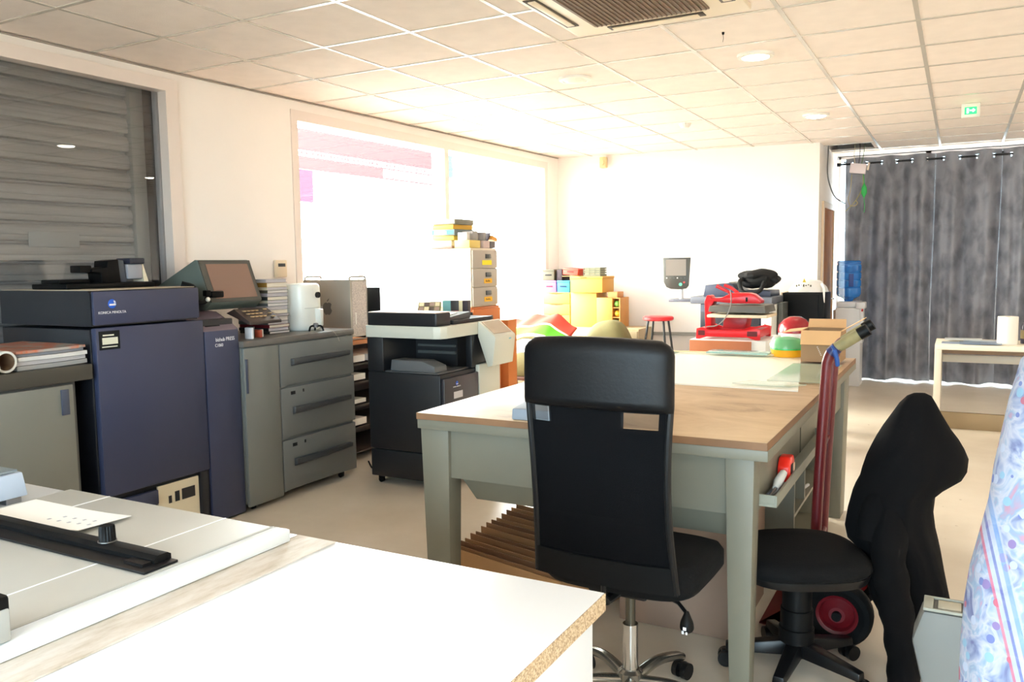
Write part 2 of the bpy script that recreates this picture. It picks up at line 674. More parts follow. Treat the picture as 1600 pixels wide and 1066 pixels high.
def film(name, y0, y1, z0, z1, col):
    m = bpy.data.materials.new(name)
    m.use_nodes = True
    nt = m.node_tree
    for n in list(nt.nodes):
        nt.nodes.remove(n)
    o = nt.nodes.new('ShaderNodeOutputMaterial')
    mx = nt.nodes.new('ShaderNodeMixShader')
    mx.inputs[0].default_value = 1.0
    tr = nt.nodes.new('ShaderNodeBsdfTransparent')
    tr.inputs['Color'].default_value = (col[0], col[1], col[2], 1)
    nt.links.new(tr.outputs[0], o.inputs['Surface'])
    return m
FILM_PINK = film('film_pink', 0, 0, 0, 0, (.212, .166, .174))
FILM_MAG = film('film_magenta', 0, 0, 0, 0, (.200, .148, .186))
FILM_CYAN = film('film_cyan', 0, 0, 0, 0, (.185, .212, .222))
FILM_PALE = film('film_pale', 0, 0, 0, 0, (.90, .90, .88))
def fseg(bb, y0, y1, z0, z1, d=.012):
    plan(bb, [(XW(y0) - d, y0), (XW(y1) - d, y1), (XW(y1) - d - .001, y1), (XW(y0) - d - .001, y0)], z0, z1)
b = BM(); fseg(b, 5.03, 6.86, 2.43, 2.60); fseg(b, 5.03, 6.10, 2.28, 2.385)
fseg(b, 6.10, 6.86, 2.28, 2.296); fseg(b, 6.10, 6.86, 2.37, 2.385)
for y in (6.10, 6.25, 6.44, 6.845):
    fseg(b, y, y + .015, 2.2961, 2.3699)
random.seed(3)
y = 5.06
while y < 6.75:
    wd = random.uniform(.012, .03)
    fseg(b, y, y + wd, 2.396 + random.choice((0, .004)), 2.420)
    y += wd + random.choice((.012, .014, .03))
struct('window_film', b, FILM_PINK, w)
b = BM(); fseg(b, 5.03, 5.22, 2.02, 2.279)
struct('window_film', b, FILM_MAG, w)
b = BM(); fseg(b, 7.08, 7.22, 2.38, 2.60)
struct('window_film', b, FILM_CYAN, w)
# ---------------- window 3 behind the curtains and window 4 behind the camera
for nm, x0, x1, yy, z0, z1, n in (('window_3', -1.40, 2.7, 11.42, .06, 2.795, 4), ('window_4', -2.8, 2.6, -2.72, .3, 2.5, 4)):
    w = sroot(nm, (0, yy, z0))
    b = BM()
    for i in range(n + 1):
        x = x0 + (x1 - x0) * i / n
        box(b, max(x0, x - .03), min(x1, x + .03), yy - .03, yy + .03, z0, z1)
    box(b, x0, x1, yy - .03, yy + .03, z0, z0 + .06); box(b, x0, x1, yy - .03, yy + .03, z1 - .03, z1)
    struct('window_frame', b, M_WFRAME, w)
    b = BM(); box(b, x0, x1, yy - .003, yy + .003, z0 + .06, z1 - .03)
    struct('glass_pane', b, M_PANE, w)

# ---------------- door in the return wall
M_DWOOD = ramp_mat('door_wood', 'Object', t_noise(5, 6, .6, 1.5), [(.3, (120, 68, 20)), (.7, (176, 112, 44))], 0.8, scale=(6, 6, .6))
M_DWOOD.node_tree.nodes['Principled BSDF'].inputs['Specular IOR Level'].default_value = .08
w = sroot('door_1', (-1.40, 10.55, 0))
b = BM()
box(b, -1.409, -1.385, 10.09, 10.16, 0, 2.17); box(b, -1.409, -1.385, 10.98, 11.05, 0, 2.17); box(b, -1.409, -1.385, 10.16, 10.98, 2.10, 2.17)
struct('door_frame', b, mat('door_frame_pale', (214, 190, 158), .5), w)
b = BM(); box(b, -1.409, -1.396, 10.16, 10.98, 0.01, 2.10)
struct('door_leaf', b, M_DWOOD, w)
b = BM(); tube(b, [(-1.39, 10.9, 1.02), (-1.35, 10.9, 1.02), (-1.35, 10.80, 1.02)], .009, 8)
struct('door_handle', b, M_CHROME, w)
# trunking along the back wall
b = BM()
plan(b, [(-4.40, 9.418), (-1.415, 9.855), (-1.415, 9.835), (-4.40, 9.398)], .62, .66)
struct('trim_3', b, mat('trunking_grey', (150, 146, 138), .5))
b = BM()
plan(b, [(-4.40, 9.418), (-1.415, 9.855), (-1.415, 9.84), (-4.40, 9.403)], .001, .08)
struct('baseboard_back', b, M_WHITE)

# ================================================================ ceiling fittings
LAMP = mat_emit('lamp_diffuser', (255, 247, 228), 26.0)
LAMP_COOL_ADDED = mat_emit('lamp_cool_added', (205, 228, 255), 40.0)
def downlight(x, y, label, lit=True, cool=False):
    t = thing('ceiling_downlight', label, 'ceiling light', (x, y, ZC - .02), 0, 'round recessed ceiling lights')
    b = BM(); lathe(b, [(.085, .0), (.112, .003), (.115, .0195), (.085, .0195), (.085, .0)], (x, y, ZC - .02), 32)
    obj('trim_ring', b, M_WHITE, t)
    b = BM(); lathe(b, [(.0, -.012), (.04, -.010), (.072, -.003), (.084, .004), (.084, .012), (.0, .012)], (x, y, ZC - .02), 32)
    obj('diffuser', b, LAMP_COOL_ADDED if cool else LAMP if lit else mat('lamp_off', (240, 236, 226), .4), t)
    return t
downlight(-1.18, 5.47, 'large lit round ceiling light, nearest the air conditioner')
downlight(-1.18, 7.97, 'lit round ceiling light nearer the white back wall')
downlight(.695, 7.97, 'round ceiling light cut by the right edge of the photo, glowing')
downlight(-2.43, 5.47, 'unlit round ceiling light lost in the glare near the shop window', False)
for (x, y) in ((.695, 5.47), (-1.18, 2.97), (.695, 2.97), (-1.18, .47), (.695, .47), (-1.18, -1.4), (.695, -1.4)):  # unseen lamps added to light the room, the cool ones for the foreground
    downlight(x, y, 'lit round ceiling light added out of view to brighten the room', True, y < 1)
# cassette air conditioner
t = thing('ceiling_air_conditioner', 'square cassette air conditioner with brown grille in the tiled ceiling', 'air conditioner', (-1.45, 3.92, ZC - .04))
b = BM(); box(b, -1.93, -.97, 3.44, 4.40, ZC - .035, ZC - .0001, .012)
obj('panel', b, mat('ac_cream', (236, 222, 198), .4), t)
b = BM()
box(b, -1.76, -1.14, 3.61, 4.23, ZC - .045, ZC - .0355, .004)
for i in range(24):
    x = -1.74 + i * .0253
    box(b, x, x + .008, 3.63, 4.21, ZC - .052, ZC - .045)
obj('intake_grille', b, mat('ac_grille_brown', (128, 108, 92), .6), t)
for (x0, x1, y0, y1) in ((-1.9, -1.83, 3.66, 4.18), (-1.07, -1.0, 3.66, 4.18), (-1.71, -1.19, 4.28, 4.35), (-1.71, -1.19, 3.49, 3.56)):
    b = BM(); box(b, x0, x1, y0, y1, ZC - .039, ZC - .0352, .001)
    f = obj('louver', b, mat('ac_slot', (70, 62, 54), .6), t)
    b = BM()
    if x1 - x0 < y1 - y0:
        box(b, x0 + .018, x1 - .012, y0 + .02, y1 - .03, ZC - .044, ZC - .0391, .001)
    else:
        box(b, x0 + .02, x1 - .03, y0 + .018, y1 - .012, ZC - .044, ZC - .0391, .001)
    obj('vane', b, mat('ac_cream', (236, 222, 198), .4), f)
# exit light, detector, small sensor high on the back wall
t = thing('emergency_exit_light', 'small green-lit emergency exit light hanging under the ceiling', 'exit sign', (.04, 8.12, ZC - .16))
b = BM(); box(b, -.03, .11, 8.105, 8.135, ZC - .12, ZC - .002, .006)
obj('housing', b, M_WHITE, t)
b = BM(); box(b, -.005, .085, 8.101, 8.1045, ZC - .095, ZC - .035)
obj('sign_face', b, mat_emit('exit_green', (30, 200, 90), 1.6), t)
b = BM()
box(b, .01, .026, 8.0985, 8.1005, ZC - .085, ZC - .045); prism(b, [(.034, ZC - .068), (.055, ZC - .068), (.055, ZC - .08), (.075, ZC - .063), (.055, ZC - .046), (.055, ZC - .058), (.034, ZC - .058)], 'y', 8.0985, 8.1005)
obj('sign_symbol', b, mat_emit('exit_symbol', (220, 255, 230), 2.0), t)
b = BM(); lathe(b, [(.0, .0), (.03, .0), (.05, .02), (.055, .0395), (0, .0395)], (-2.33, 7.8, ZC - .04), 24)
one('smoke_detector', b, M_WHITE, 'small white smoke detector on the ceiling towards the back wall', 'smoke detector')
b = BM(); box(b, -3.86, -3.78, 9.395, 9.475, 2.64, 2.77, .012); lathe(b, [(0, 0), (.028, .0), (.028, .02), (0, .03)], (-3.82, 9.394, 2.70), 16, M=Matrix.Rotation(pi / 2, 4, 'X'))
one('motion_sensor', b, mat('sensor_cream', (216, 190, 140), .5), 'small cream sensor high up in the corner of the back wall', 'sensor')
# thermostat on the pier
t = thing('wall_thermostat', 'cream wall thermostat with a dark display on the pier beside the shop window', 'thermostat', (-4.59, 4.75, 1.43))
b = BM(); box(b, -4.596, -4.572, 4.69, 4.81, 1.425, 1.555, .006)
obj('case', b, mat('thermostat_cream', (226, 208, 180), .5), t)
b = BM(); box(b, -4.5718, -4.5695, 4.715, 4.79, 1.505, 1.53, .001)
obj('display', b, mat('lcd_dark', (64, 68, 66), .3), t)
b = BM(); lathe(b, [(0, .0), (.006, .0), (.008, .012), (.004, .0145), (0, .0145)], (-1.228, 4.844, ZC - .0148), 12); tube(b, [(-1.228, 4.844, ZC - .014), (-1.226, 4.845, ZC - .035), (-1.23, 4.846, ZC - .055)], .0015, 6)
one('ceiling_hook', b, M_BLACK, 'tiny dark hook with a thread on a ceiling tile by the air conditioner', 'hook')
# ================================================================ digital press (navy)
M_NAVY = mat('press_navy', (52, 58, 84), 0.42, var=0.04, vscale=3)
M_NAVYD = mat('press_dark', (24, 26, 33), 0.4, var=0.05)
M_BEIGE = mat('machine_beige', (222, 212, 186), 0.5)
M_GREY = mat('machine_grey', (112, 115, 112), 0.45, var=0.03, vscale=3)
M_GREYD = mat('machine_grey_dark', (74, 77, 76), 0.45)
M_GREYL = mat('machine_grey_light', (168, 170, 166), 0.45)
M_GREEN_GREY = mat('panel_greengrey', (92, 102, 96), 0.45)
M_TOPGLARE = mat('press_top_glare', (186, 172, 150), 0.45)
M_BLUELOGO = mat('logo_blue', (26, 92, 200), 0.35)

t = thing('digital_press', 'large navy blue digital printing press with a tilted screen beside the shuttered window', 'printing press', (-4.17, 3.1, 0))
b = BM()
box(b, -4.59, -3.842, 2.63, 3.565, .06, 1.2, .006); box(b, -4.45, -3.9, 2.7, 3.5, .0, .06)
obj('body', b, M_NAVYD, t)
b = BM(); prism(b, [(-4.59, 1.215), (-3.822, 1.215), (-3.822, 1.380), (-3.84, 1.395), (-4.58, 1.395), (-4.59, 1.385)], 'y', 2.63, 3.285)
obj('upper_unit', b, M_NAVYD, t)
b = BM(); box(b, -4.585, -3.825, 2.636, 3.279, 1.3955, 1.399, .001)  # beige glare on the dark top, painted in as a thin sheet
obj('upper_glare', b, M_TOPGLARE, t)
b = BM(); box(b, -3.8215, -3.80, 2.634, 3.285, 1.222, 1.392, .006)
up_ = obj('upper_panel', b, M_NAVY, t)
b = BM(); box(b, -3.8415, -3.80, 2.636, 3.308, .335, 1.207, .008)
fd = obj('front_door', b, M_NAVY, t)
b = BM(); prism(b, [(-3.8415, .012), (-3.80, .012), (-3.80, 1.135), (-3.8415, 1.165)], 'y', 3.314, 3.566, .004)
obj('side_column', b, M_NAVY, t)
b = BM(); prism(b, [(-3.802, 1.1365), (-3.805, 1.1395), (-3.98, 1.238), (-4.1, 1.245), (-4.1, 1.2), (-3.98, 1.2), (-3.8425, 1.1665)], 'y', 3.29, 3.565)
sd = obj('sloped_deck', b, mat('deck_mauve', (112, 100, 112), .45), t)
b = BM(); hexa(b, [(-3.836, 3.35, 1.158), (-3.836, 3.46, 1.158), (-3.875, 3.46, 1.18), (-3.875, 3.35, 1.18), (-3.834, 3.35, 1.162), (-3.834, 3.46, 1.162), (-3.873, 3.46, 1.184), (-3.873, 3.35, 1.184)])
obj('status_display', b, M_DARK, sd)
# logo ball with white bands, small print below
b = BM(); lathe(b, [(0, 0), (.020, .0), (.024, .002), (.020, .005), (0, .006)], (-3.7999, 2.735, 1.327), 28, M=Matrix.Rotation(pi / 2, 4, 'Y'))
lg = obj('logo_ball', b, M_BLUELOGO, up_)
b = BM()
prism(b, [(2.716, 1.318), (2.75, 1.318), (2.754, 1.324), (2.748, 1.331), (2.738, 1.327), (2.716, 1.327)], 'x', -3.7938, -3.7930)
prism(b, [(2.742, 1.334), (2.752, 1.331), (2.749, 1.341), (2.741, 1.344)], 'x', -3.7938, -3.7930)
obj('logo_band', b, M_TEXTW, up_)
lettering('lettering', 'KONICA MINOLTA', .0185, (-3.7995, 2.735, 1.283), '+X', M_TEXTW, up_)
lettering('lettering', 'bizhub PRESS', .031, (-3.7995, 3.462, 1.083), '+X', M_TEXTW, t, sx=.85)
lettering('lettering', 'C1060', .026, (-3.7995, 3.415, 1.050), '+X', M_TEXTW, t, sx=.85)
b = BM(); box(b, -3.7998, -3.7985, 2.65, 2.768, 1.095, 1.19)
lp = obj('service_label', b, M_DARK, fd)
b = BM(); box(b, -3.7984, -3.7978, 2.668, 2.756, 1.122, 1.156); box(b, -3.7984, -3.7978, 2.665, 2.752, 1.107, 1.112); box(b, -3.7984, -3.7978, 2.672, 2.735, 1.165, 1.172)
obj('label_print', b, mat('label_cream', (214, 214, 196), .7), lp)
# recess below the door with the beige paper-feed plate
b = BM(); box(b, -3.8415, -3.83, 2.97, 3.245, .05, .31)
pl = obj('lower_plate', b, M_BEIGE, t)
b = BM()
for (y0, y1, z0, z1) in ((3.125, 3.215, .2, .262), (3.078, 3.108, .2, .258), (3.035, 3.055, .2, .242)):
    box(b, -3.8298, -3.826, y0, y1, z0, z1, .001)
obj('plate_opening', b, M_NAVYD, pl)
b = BM(); box(b, -3.8415, -3.812, 3.25, 3.308, .03, .332, .003)
obj('recess_side', b, M_NAVYD, t)
b = BM(); box(b, -3.8415, -3.81, 2.72, 2.96, .22, .30, .006)
obj('recess_tray', b, M_NAVY, t)
# tilted screen with its wedge housing and keypad
b = BM(); prism(b, [(-3.965, 1.275), (-3.950, 1.29), (-4.05, 1.548), (-4.07, 1.552), (-4.40, 1.40), (-4.40, 1.246), (-4.0, 1.246)], 'y', 3.50, 3.913, .004)
hs = obj('screen_housing', b, M_GREEN_GREY, t)
def on_tilt(u, v, d):
    """u along y, v 0..1 up the tilted face, d out of it"""
    x0, z0, x1, z1 = -3.950, 1.29, -4.05, 1.548
    nx, nz = (z1 - z0), (x0 - x1)
    L = sqrt(nx * nx + nz * nz)
    return (x0 + (x1 - x0) * v + nx / L * d, u, z0 + (z1 - z0) * v + nz / L * d)
b = BM(); hexa(b, [on_tilt(3.502, .01, .0008), on_tilt(3.911, .01, .0008), on_tilt(3.911, .99, .0008), on_tilt(3.502, .99, .0008), on_tilt(3.502, .01, .008), on_tilt(3.911, .01, .008), on_tilt(3.911, .99, .008), on_tilt(3.502, .99, .008)])
obj('screen_bezel', b, mat('bezel_grey', (70, 70, 66), .45), hs)
b = BM(); hexa(b, [on_tilt(3.545, .09, .009), on_tilt(3.880, .09, .009), on_tilt(3.880, .9, .009), on_tilt(3.545, .9, .009), on_tilt(3.545, .09, .0105), on_tilt(3.880, .09, .0105), on_tilt(3.880, .9, .0105), on_tilt(3.545, .9, .0105)])
obj('screen', b, mat('screen_glass', (132, 104, 92), .18), hs)
b = BM(); prism(b, [(-3.93, 1.247), (-3.80, 1.170), (-3.80, 1.150), (-4.0, 1.22)], 'y', 3.66, 3.93, .003)
kp = obj('keypad', b, mat('keypad_brown', (58, 46, 42), .45), t)
b = BM()
for r in range(3):
    for c in range(4):
        y = 3.70 + c * .034 + r * .006
        f = .25 + r * .22
        x = -3.93 + .13 * f
        z = 1.2485 - .077 * f
        box(b, x - .008, x + .008, y, y + .02, z - .001, z + .006)
for (y, f) in ((3.88, .2), (3.885, .5), (3.88, .75)):
    x = -3.93 + .13 * f; z = 1.2485 - .077 * f
    box(b, x - .008, x + .008, y, y + .022, z - .001, z + .006)
obj('keys', b, mat('keys_tan', (176, 150, 112), .5), kp)

# ---------------- things lying on the press
t = thing('binding_machine', 'black and grey desktop machine with an upright arm, on top of the navy press', 'office machine', (-4.2, 2.95, 1.3995))
Z = 1.4
b = BM(); box(b, -4.38, -4.08, 2.68, 3.22, Z, Z + .028, .006); box(b, -4.36, -4.2, 2.72, 2.9, Z + .028, Z + .05, .006)
obj('base', b, M_BLACK, t)
b = BM(); prism(b, [(2.945, Z + .028), (3.06, Z + .028), (3.05, Z + .158), (2.985, Z + .15), (2.98, Z + .115), (2.89, Z + .105), (2.885, Z + .09), (2.94, Z + .082)], 'x', -4.28, -4.16, .004)
obj('upright', b, M_BLACK, t)
b = BM(); box(b, -4.27, -4.18, 2.83, 2.90, Z + .085, Z + .125, .006)
obj('arm_head', b, M_BLACK, t)
b = BM(); prism(b, [(3.061, Z + .03), (3.105, Z + .03), (3.09, Z + .15), (3.052, Z + .156)], 'x', -4.25, -4.17, .003)
obj('motor_housing', b, mat('machine_slate', (74, 80, 90), .4), t)
b = BM(); box(b, -4.26, -4.16, 3.107, 3.205, Z + .045, Z + .13, .008)
obj('roller_box', b, mat('machine_silver', (150, 152, 160), .35), t)
b = BM(); box(b, -4.27, -4.15, 3.115, 3.215, Z + .131, Z + .165, .006)
obj('top_cap', b, mat('cap_navy', (32, 36, 52), .4), t)
b = BM(); hexa(b, [(-4.155, 3.206, Z + .03), (-4.155, 3.236, Z + .03), (-4.25, 3.236, Z + .03), (-4.25, 3.206, Z + .03), (-4.165, 3.207, Z + .13), (-4.165, 3.212, Z + .13), (-4.25, 3.212, Z + .13), (-4.25, 3.207, Z + .13)])
obj('side_guard', b, M_BEIGE, t)
# dark gadget dangling beside the screen
t = thing('webcam', 'black gadget with a white dot, set down in front of the tilted press screen', 'webcam', (-3.95, 3.42, 1.246))
b = BM()
tube(b, spline([(-3.97, 3.31, 1.41), (-3.93, 3.36, 1.385), (-3.93, 3.37, 1.32), (-3.96, 3.36, 1.262)], 6), [.02] * 18 + [.024], 10)
tube(b, spline([(-3.93, 3.36, 1.30), (-3.91, 3.41, 1.30), (-3.90, 3.44, 1.33)], 5), .016, 8)
obj('bracket', b, M_BLACK, t)
b = BM(); box(b, -3.93, -3.88, 3.455, 3.545, 1.325, 1.365, .008); box(b, -3.925, -3.89, 3.42, 3.456, 1.335, 1.372, .006)
obj('camera_body', b, M_BLACK, t)
b = BM(); blob(b, (-3.885, 3.425, 1.318), (.014, .014, .014), 2, 12, 8)
obj('white_dot', b, M_WHITE, t)

# ================================================================ finisher cabinet at the left edge
t = thing('finisher_cabinet', 'low grey cabinet with a dark top at the left edge, beside the navy press', 'cabinet', (-4.17, 2.0, 0))
b = BM(); box(b, -4.50, -3.83, 1.4, 2.53, .03, .955, .005); box(b, -4.45, -3.87, 1.45, 2.5, 0, .03)
obj('body', b, M_GREYD, t)
b = BM(); box(b, -3.829, -3.80, 1.42, 2.50, .06, .945, .006)
dr = obj('door', b, mat('door_grey', (122, 124, 118), .45, var=.03, vscale=3), t)
b = BM(); box(b, -3.7995, -3.79, 2.43, 2.47, .80, .925, .003)
obj('handle', b, mat('handle_slate', (66, 74, 92), .4), dr)
b = BM(); box(b, -4.50, -3.795, 1.38, 2.605, .956, 1.035, .008)
obj('top', b, mat('finisher_top', (66, 64, 58), .45), t)
b = BM()
sh = [((-4.35, -3.83), (2.25, 2.60), .022, (150, 150, 148)), ((-4.34, -3.835), (2.247, 2.595), .02, (176, 174, 176)), ((-4.36, -3.825), (2.255, 2.60), .02, (206, 206, 204)), ((-4.33, -3.84), (2.25, 2.59), .014, (128, 130, 136)), ((-4.35, -3.83), (2.25, 2.595), .014, (190, 188, 182))]
z = 1.036
nms = ['lowest grey bundle of printed sheets in the pile left of the press', 'second bundle from the bottom of the sheet pile left of the press', 'bright white bundle in the middle of the sheet pile left of the press', 'dark grey bundle second from the top of the sheet pile left of the press', 'topmost bundle with orange print on the sheet pile left of the press']
b.free()
for (xr, yr, h, c), lb in zip(sh, nms):
    b = BM()
    def fn(u, v, z=z, xr=xr, yr=yr, h=h):
        x = xr[0] + (xr[1] - xr[0]) * u
        y = yr[0] + (yr[1] - yr[0]) * v
        return (x, y, z + h - .001 + .012 * max(0, v - .55) ** 1.5)
    sheet(b, fn, 6, 10, h - .0015)
    m_ = mat('sheets_%d_%d' % (c[0], c[2]), c, .7, var=.05, vscale=3)
    if 'topmost' in lb:
        m_ = ramp_mat('printed_sheet', 'Object', t_noise(9, 3, .5), [(.42, (168, 164, 158)), (.55, (196, 110, 76)), (.66, (150, 140, 130))], .5)
    one('paper_bundle', b, m_, lb, 'paper', group='bundles of printed sheets beside the press')
    z += h + .0005
def paper_tube(p0, p1, r, label):
    t = thing('paper_roll', label, 'paper roll', ((p0[0] + p1[0]) / 2, (p0[1] + p1[1]) / 2, p0[2] - r), 0, 'paper rolls beside the press')
    p0 = Vector(p0); p1 = Vector(p1)
    d = (p0 - p1).normalized()
    b = BM()
    tube(b, [p1, p0], r, 24, cap=False); 
    pass
    u, v = frame_of(d)
    ro = [b.verts.new(p0 + (u * cos(2 * pi * k / 24) + v * sin(2 * pi * k / 24)) * r) for k in range(24)]
    ri = [b.verts.new(p0 + (u * cos(2 * pi * k / 24) + v * sin(2 * pi * k / 24)) * r * .8) for k in range(24)]
    for k in range(24):
        b.faces.new([ro[k], ro[(k + 1) % 24], ri[(k + 1) % 24], ri[k]])
    obj('paper', b, mat('roll_white', (216, 216, 208), .6), t, recalc=False)
    b = BM(); tube(b, [p0 - d * .002, p0 - d * .25], r * .795, 24, cap=False)
    obj('core', b, mat('roll_core', (120, 92, 66), .8), t)
paper_tube((-3.80, 2.185, 1.088), (-4.25, 2.175, 1.088), .050, 'open white paper roll with a brown core at the left edge')
paper_tube((-3.74, 2.092, 1.068), (-4.2, 2.08, 1.068), .032, 'thin white paper roll cut by the left edge, before the thick one')

# ================================================================ paper feed cabinet
t = thing('paper_feed_cabinet', 'grey paper feed cabinet with three large drawers right of the navy press', 'cabinet', (-4.1, 4.08, 0))
b = BM(); box(b, -4.43, -3.80, 3.575, 4.60, .05, 1.02, .006)
obj('body', b, M_GREY, t)
b = BM(); box(b, -3.7995, -3.775, 3.578, 3.868, .035, 1.015, .006)
sd = obj('side_door', b, M_GREY, t)
b = BM(); box(b, -3.7748, -3.767, 3.585, 3.60, .74, .95, .002)
obj('handle', b, mat('handle_slate', (66, 74, 92), .4), sd)
for (z0, z1) in ((.735, 1.015), (.395, .729), (.055, .389)):
    b = BM()
    prism(b, [(3.876, z0), (3.95, z0 + .012), (4.597, z0 + .012 if z0 > .1 else z0), (4.597, z1), (3.876, z1 - .003)], 'x', -3.7995, -3.775, .003)
    dr = obj('drawer', b, mat('drawer_grey', (104, 107, 106), .42, var=.03, vscale=3), t)
    zh = z0 + (z1 - z0) * .46
    b = BM(); hexa(b, [(-3.7745, 3.97, zh), (-3.7745, 4.53, zh + .012), (-3.7745, 4.53, zh + .05), (-3.7745, 3.97, zh + .05), (-3.75, 3.975, zh + .012), (-3.745, 4.53, zh + .022), (-3.745, 4.53, zh + .05), (-3.75, 3.975, zh + .05)], .003)
    obj('handle', b, mat('handle_dark', (58, 60, 62), .4), dr)
    if z0 < .5:
        b = BM(); box(b, -3.7747, -3.772, 3.96, 4.0, z1 - .05, z1 - .028, .001); box(b, -3.7747, -3.772, 4.07, 4.083, z1 - .045, z1 - .025, .001)
        obj('paper_gauge', b, M_DARK, dr)
b = BM(); box(b, -4.44, -3.768, 3.57, 4.606, 1.021, 1.06, .006)
obj('worktop', b, mat('feed_top', (96, 92, 88), .4), t)
for (x, y) in ((-3.84, 3.66), (-3.84, 4.5), (-4.36, 3.66), (-4.36, 4.5)):
    caster(t, x, y, M_BLACK, .018)

# magazines in a tall stack
cols = [(58, 60, 58, 'dark grey'), (38, 38, 42, 'black'), (120, 34, 44, 'dark red'), (96, 100, 100, 'grey'), (150, 148, 152, 'pale grey'), (88, 90, 92, 'grey'), (200, 198, 200, 'white'), (180, 178, 184, 'pale lilac'), (96, 98, 96, 'grey'), (202, 196, 178, 'cream'), (62, 66, 66, 'dark grey'), (178, 172, 182, 'lilac'), (88, 84, 70, 'olive'), (206, 200, 184, 'cream'), (150, 112, 52, 'ochre'), (170, 164, 170, 'pale grey')]
z = 1.061
nth = ['lowest', 'second from the bottom', 'third from the bottom', 'fourth from the bottom', 'fifth from the bottom', 'sixth from the bottom', 'seventh from the bottom', 'eighth from the bottom', 'eighth from the top', 'seventh from the top', 'sixth from the top', 'fifth from the top', 'fourth from the top', 'third from the top', 'second from the top', 'topmost']
for i, (r, g, bl, nm) in enumerate(cols):
    h = [.016, .022, .02, .022, .03, .018, .026, .024, .02, .018, .024, .022, .02, .018, .03, .022][i]
    dx, dy = random.uniform(-.006, .006), random.uniform(-.002, .006)
    t = thing('magazine', '%s magazine, %s in the stack beside the air fryer' % (nm, nth[i]), 'magazine', (-4.13, 4.11, z), 0, 'stacked magazines on the paper feed cabinet')
    b = BM(); box(b, -4.27 + dx, -4.005 + dx, 4.02 + dy, 4.20 + dy, z + .0018, z + h - .0018)
    obj('pages', b, mat('pages_%d' % (i % 4), [(214, 208, 204), (196, 190, 196), (224, 216, 200), (186, 182, 186)][i % 4], .8), t)
    b = BM()
    box(b, -4.27 + dx, -4.0 + dx, 4.015 + dy, 4.205 + dy, z, z + .0016); box(b, -4.27 + dx, -4.0 + dx, 4.015 + dy, 4.205 + dy, z + h - .0016, z + h); box(b, -4.272 + dx, -4.003 + dx, 4.015 + dy, 4.0185 + dy, z + .0016, z + h - .0016)
    obj('cover', b, mat('cover_%s_%d' % (nm.replace(' ', '_'), r), (r, g, bl), .35), t)
    z += h + .0006
# small papers and a marker at the foot of the stack
t = thing('desk_tin', 'small grey tin with red and white markers at the foot of the magazine stack', 'pen tin', (-3.92, 3.78, 1.0605))
b = BM(); lathe(b, [(0, .0), (.025, 0), (.025, .07), (.022, .07), (.022, .004), (0, .004)], (-3.9, 3.76, 1.0605), 18)
obj('tin', b, M_GREYD, t)
for q, (y, c, x) in enumerate(((3.80, (190, 84, 60), -3.89), (3.83, (224, 222, 216), -3.91), (3.70, (224, 224, 230), -3.86))):
    b = BM(); box(b, x - .03, x + .03, y, y + .02, 1.0607, 1.0607 + (.05 if q < 2 else .07), .004)
    obj('marker', b, mat('marker_%d' % q, c, .4), t)
# white air fryer
t = thing('air_fryer', 'white air fryer with a black dial on the grey paper feed cabinet', 'air fryer', (-4.06, 4.385, 1.0605))
b = BM()
rings = []
for (f, zz) in ((.86, .0), (.95, .012), (1, .04), (1, .27), (.985, .3), (.93, .318), (.8, .324)):
    ring = []
    for k in range(40):
        a = 2 * pi * k / 40
        c_, s_ = cos(a), sin(a)
        e = 2 / 3.2
        ring.append((-4.06 + .118 * f * math.copysign(abs(c_) ** e, c_), 4.39 + .118 * f * math.copysign(abs(s_) ** e, s_), 1.0607 + zz))
    rings.append(ring)
loft(b, rings)
bd = obj('body', b, mat('fryer_white', (228, 230, 224), .3), t)
b = BM(); cyl(b, (-3.943, 4.43, 1.305), (-3.929, 4.43, 1.305), .021, n=24)
obj('dial', b, M_BLACKSAT, bd)
b = BM(); box(b, -3.943, -3.940, 4.30, 4.48, 1.215, 1.218)
obj('seam', b, M_GREYL, bd)
b = BM(); hexa(b, [(-3.943, 4.41, 1.08), (-3.943, 4.47, 1.08), (-3.943, 4.445, 1.215), (-3.943, 4.40, 1.215), (-3.922, 4.44, 1.09), (-3.922, 4.465, 1.09), (-3.902, 4.445, 1.205), (-3.902, 4.41, 1.205)], .004)
obj('handle', b, mat('fryer_handle', (222, 222, 214), .3), t)
# small black tripod with cable in front of the fryer
t = thing('desktop_tripod', 'tiny black desktop tripod with a cable at the foot of the air fryer', 'tripod', (-3.83, 4.28, 1.0605))
b = BM(); lathe(b, [(0, .03), (.016, .03), (.02, .05), (.014, .06), (0, .062)], (-3.83, 4.28, 1.0605), 14)
obj('head', b, mat('tripod_grey', (110, 110, 112), .4), t)
for a in (.3, 2.4, 4.5):
    b = BM(); tube(b, spline([(-3.83, 4.28, 1.10), (-3.83 + .04 * cos(a), 4.28 + .04 * sin(a), 1.10), (-3.83 + .055 * cos(a), 4.28 + .055 * sin(a), 1.068)], 4), .0065, 8)
    obj('leg', b, M_BLACK, t)
b = BM(); tube(b, spline([(-3.815, 4.29, 1.075), (-3.79, 4.33, 1.066), (-3.763, 4.37, 1.062), (-3.755, 4.41, 1.02), (-3.755, 4.43, .985)], 5), .0022, 6)
obj('cable', b, mat('cable_grey', (150, 144, 130), .5), t)

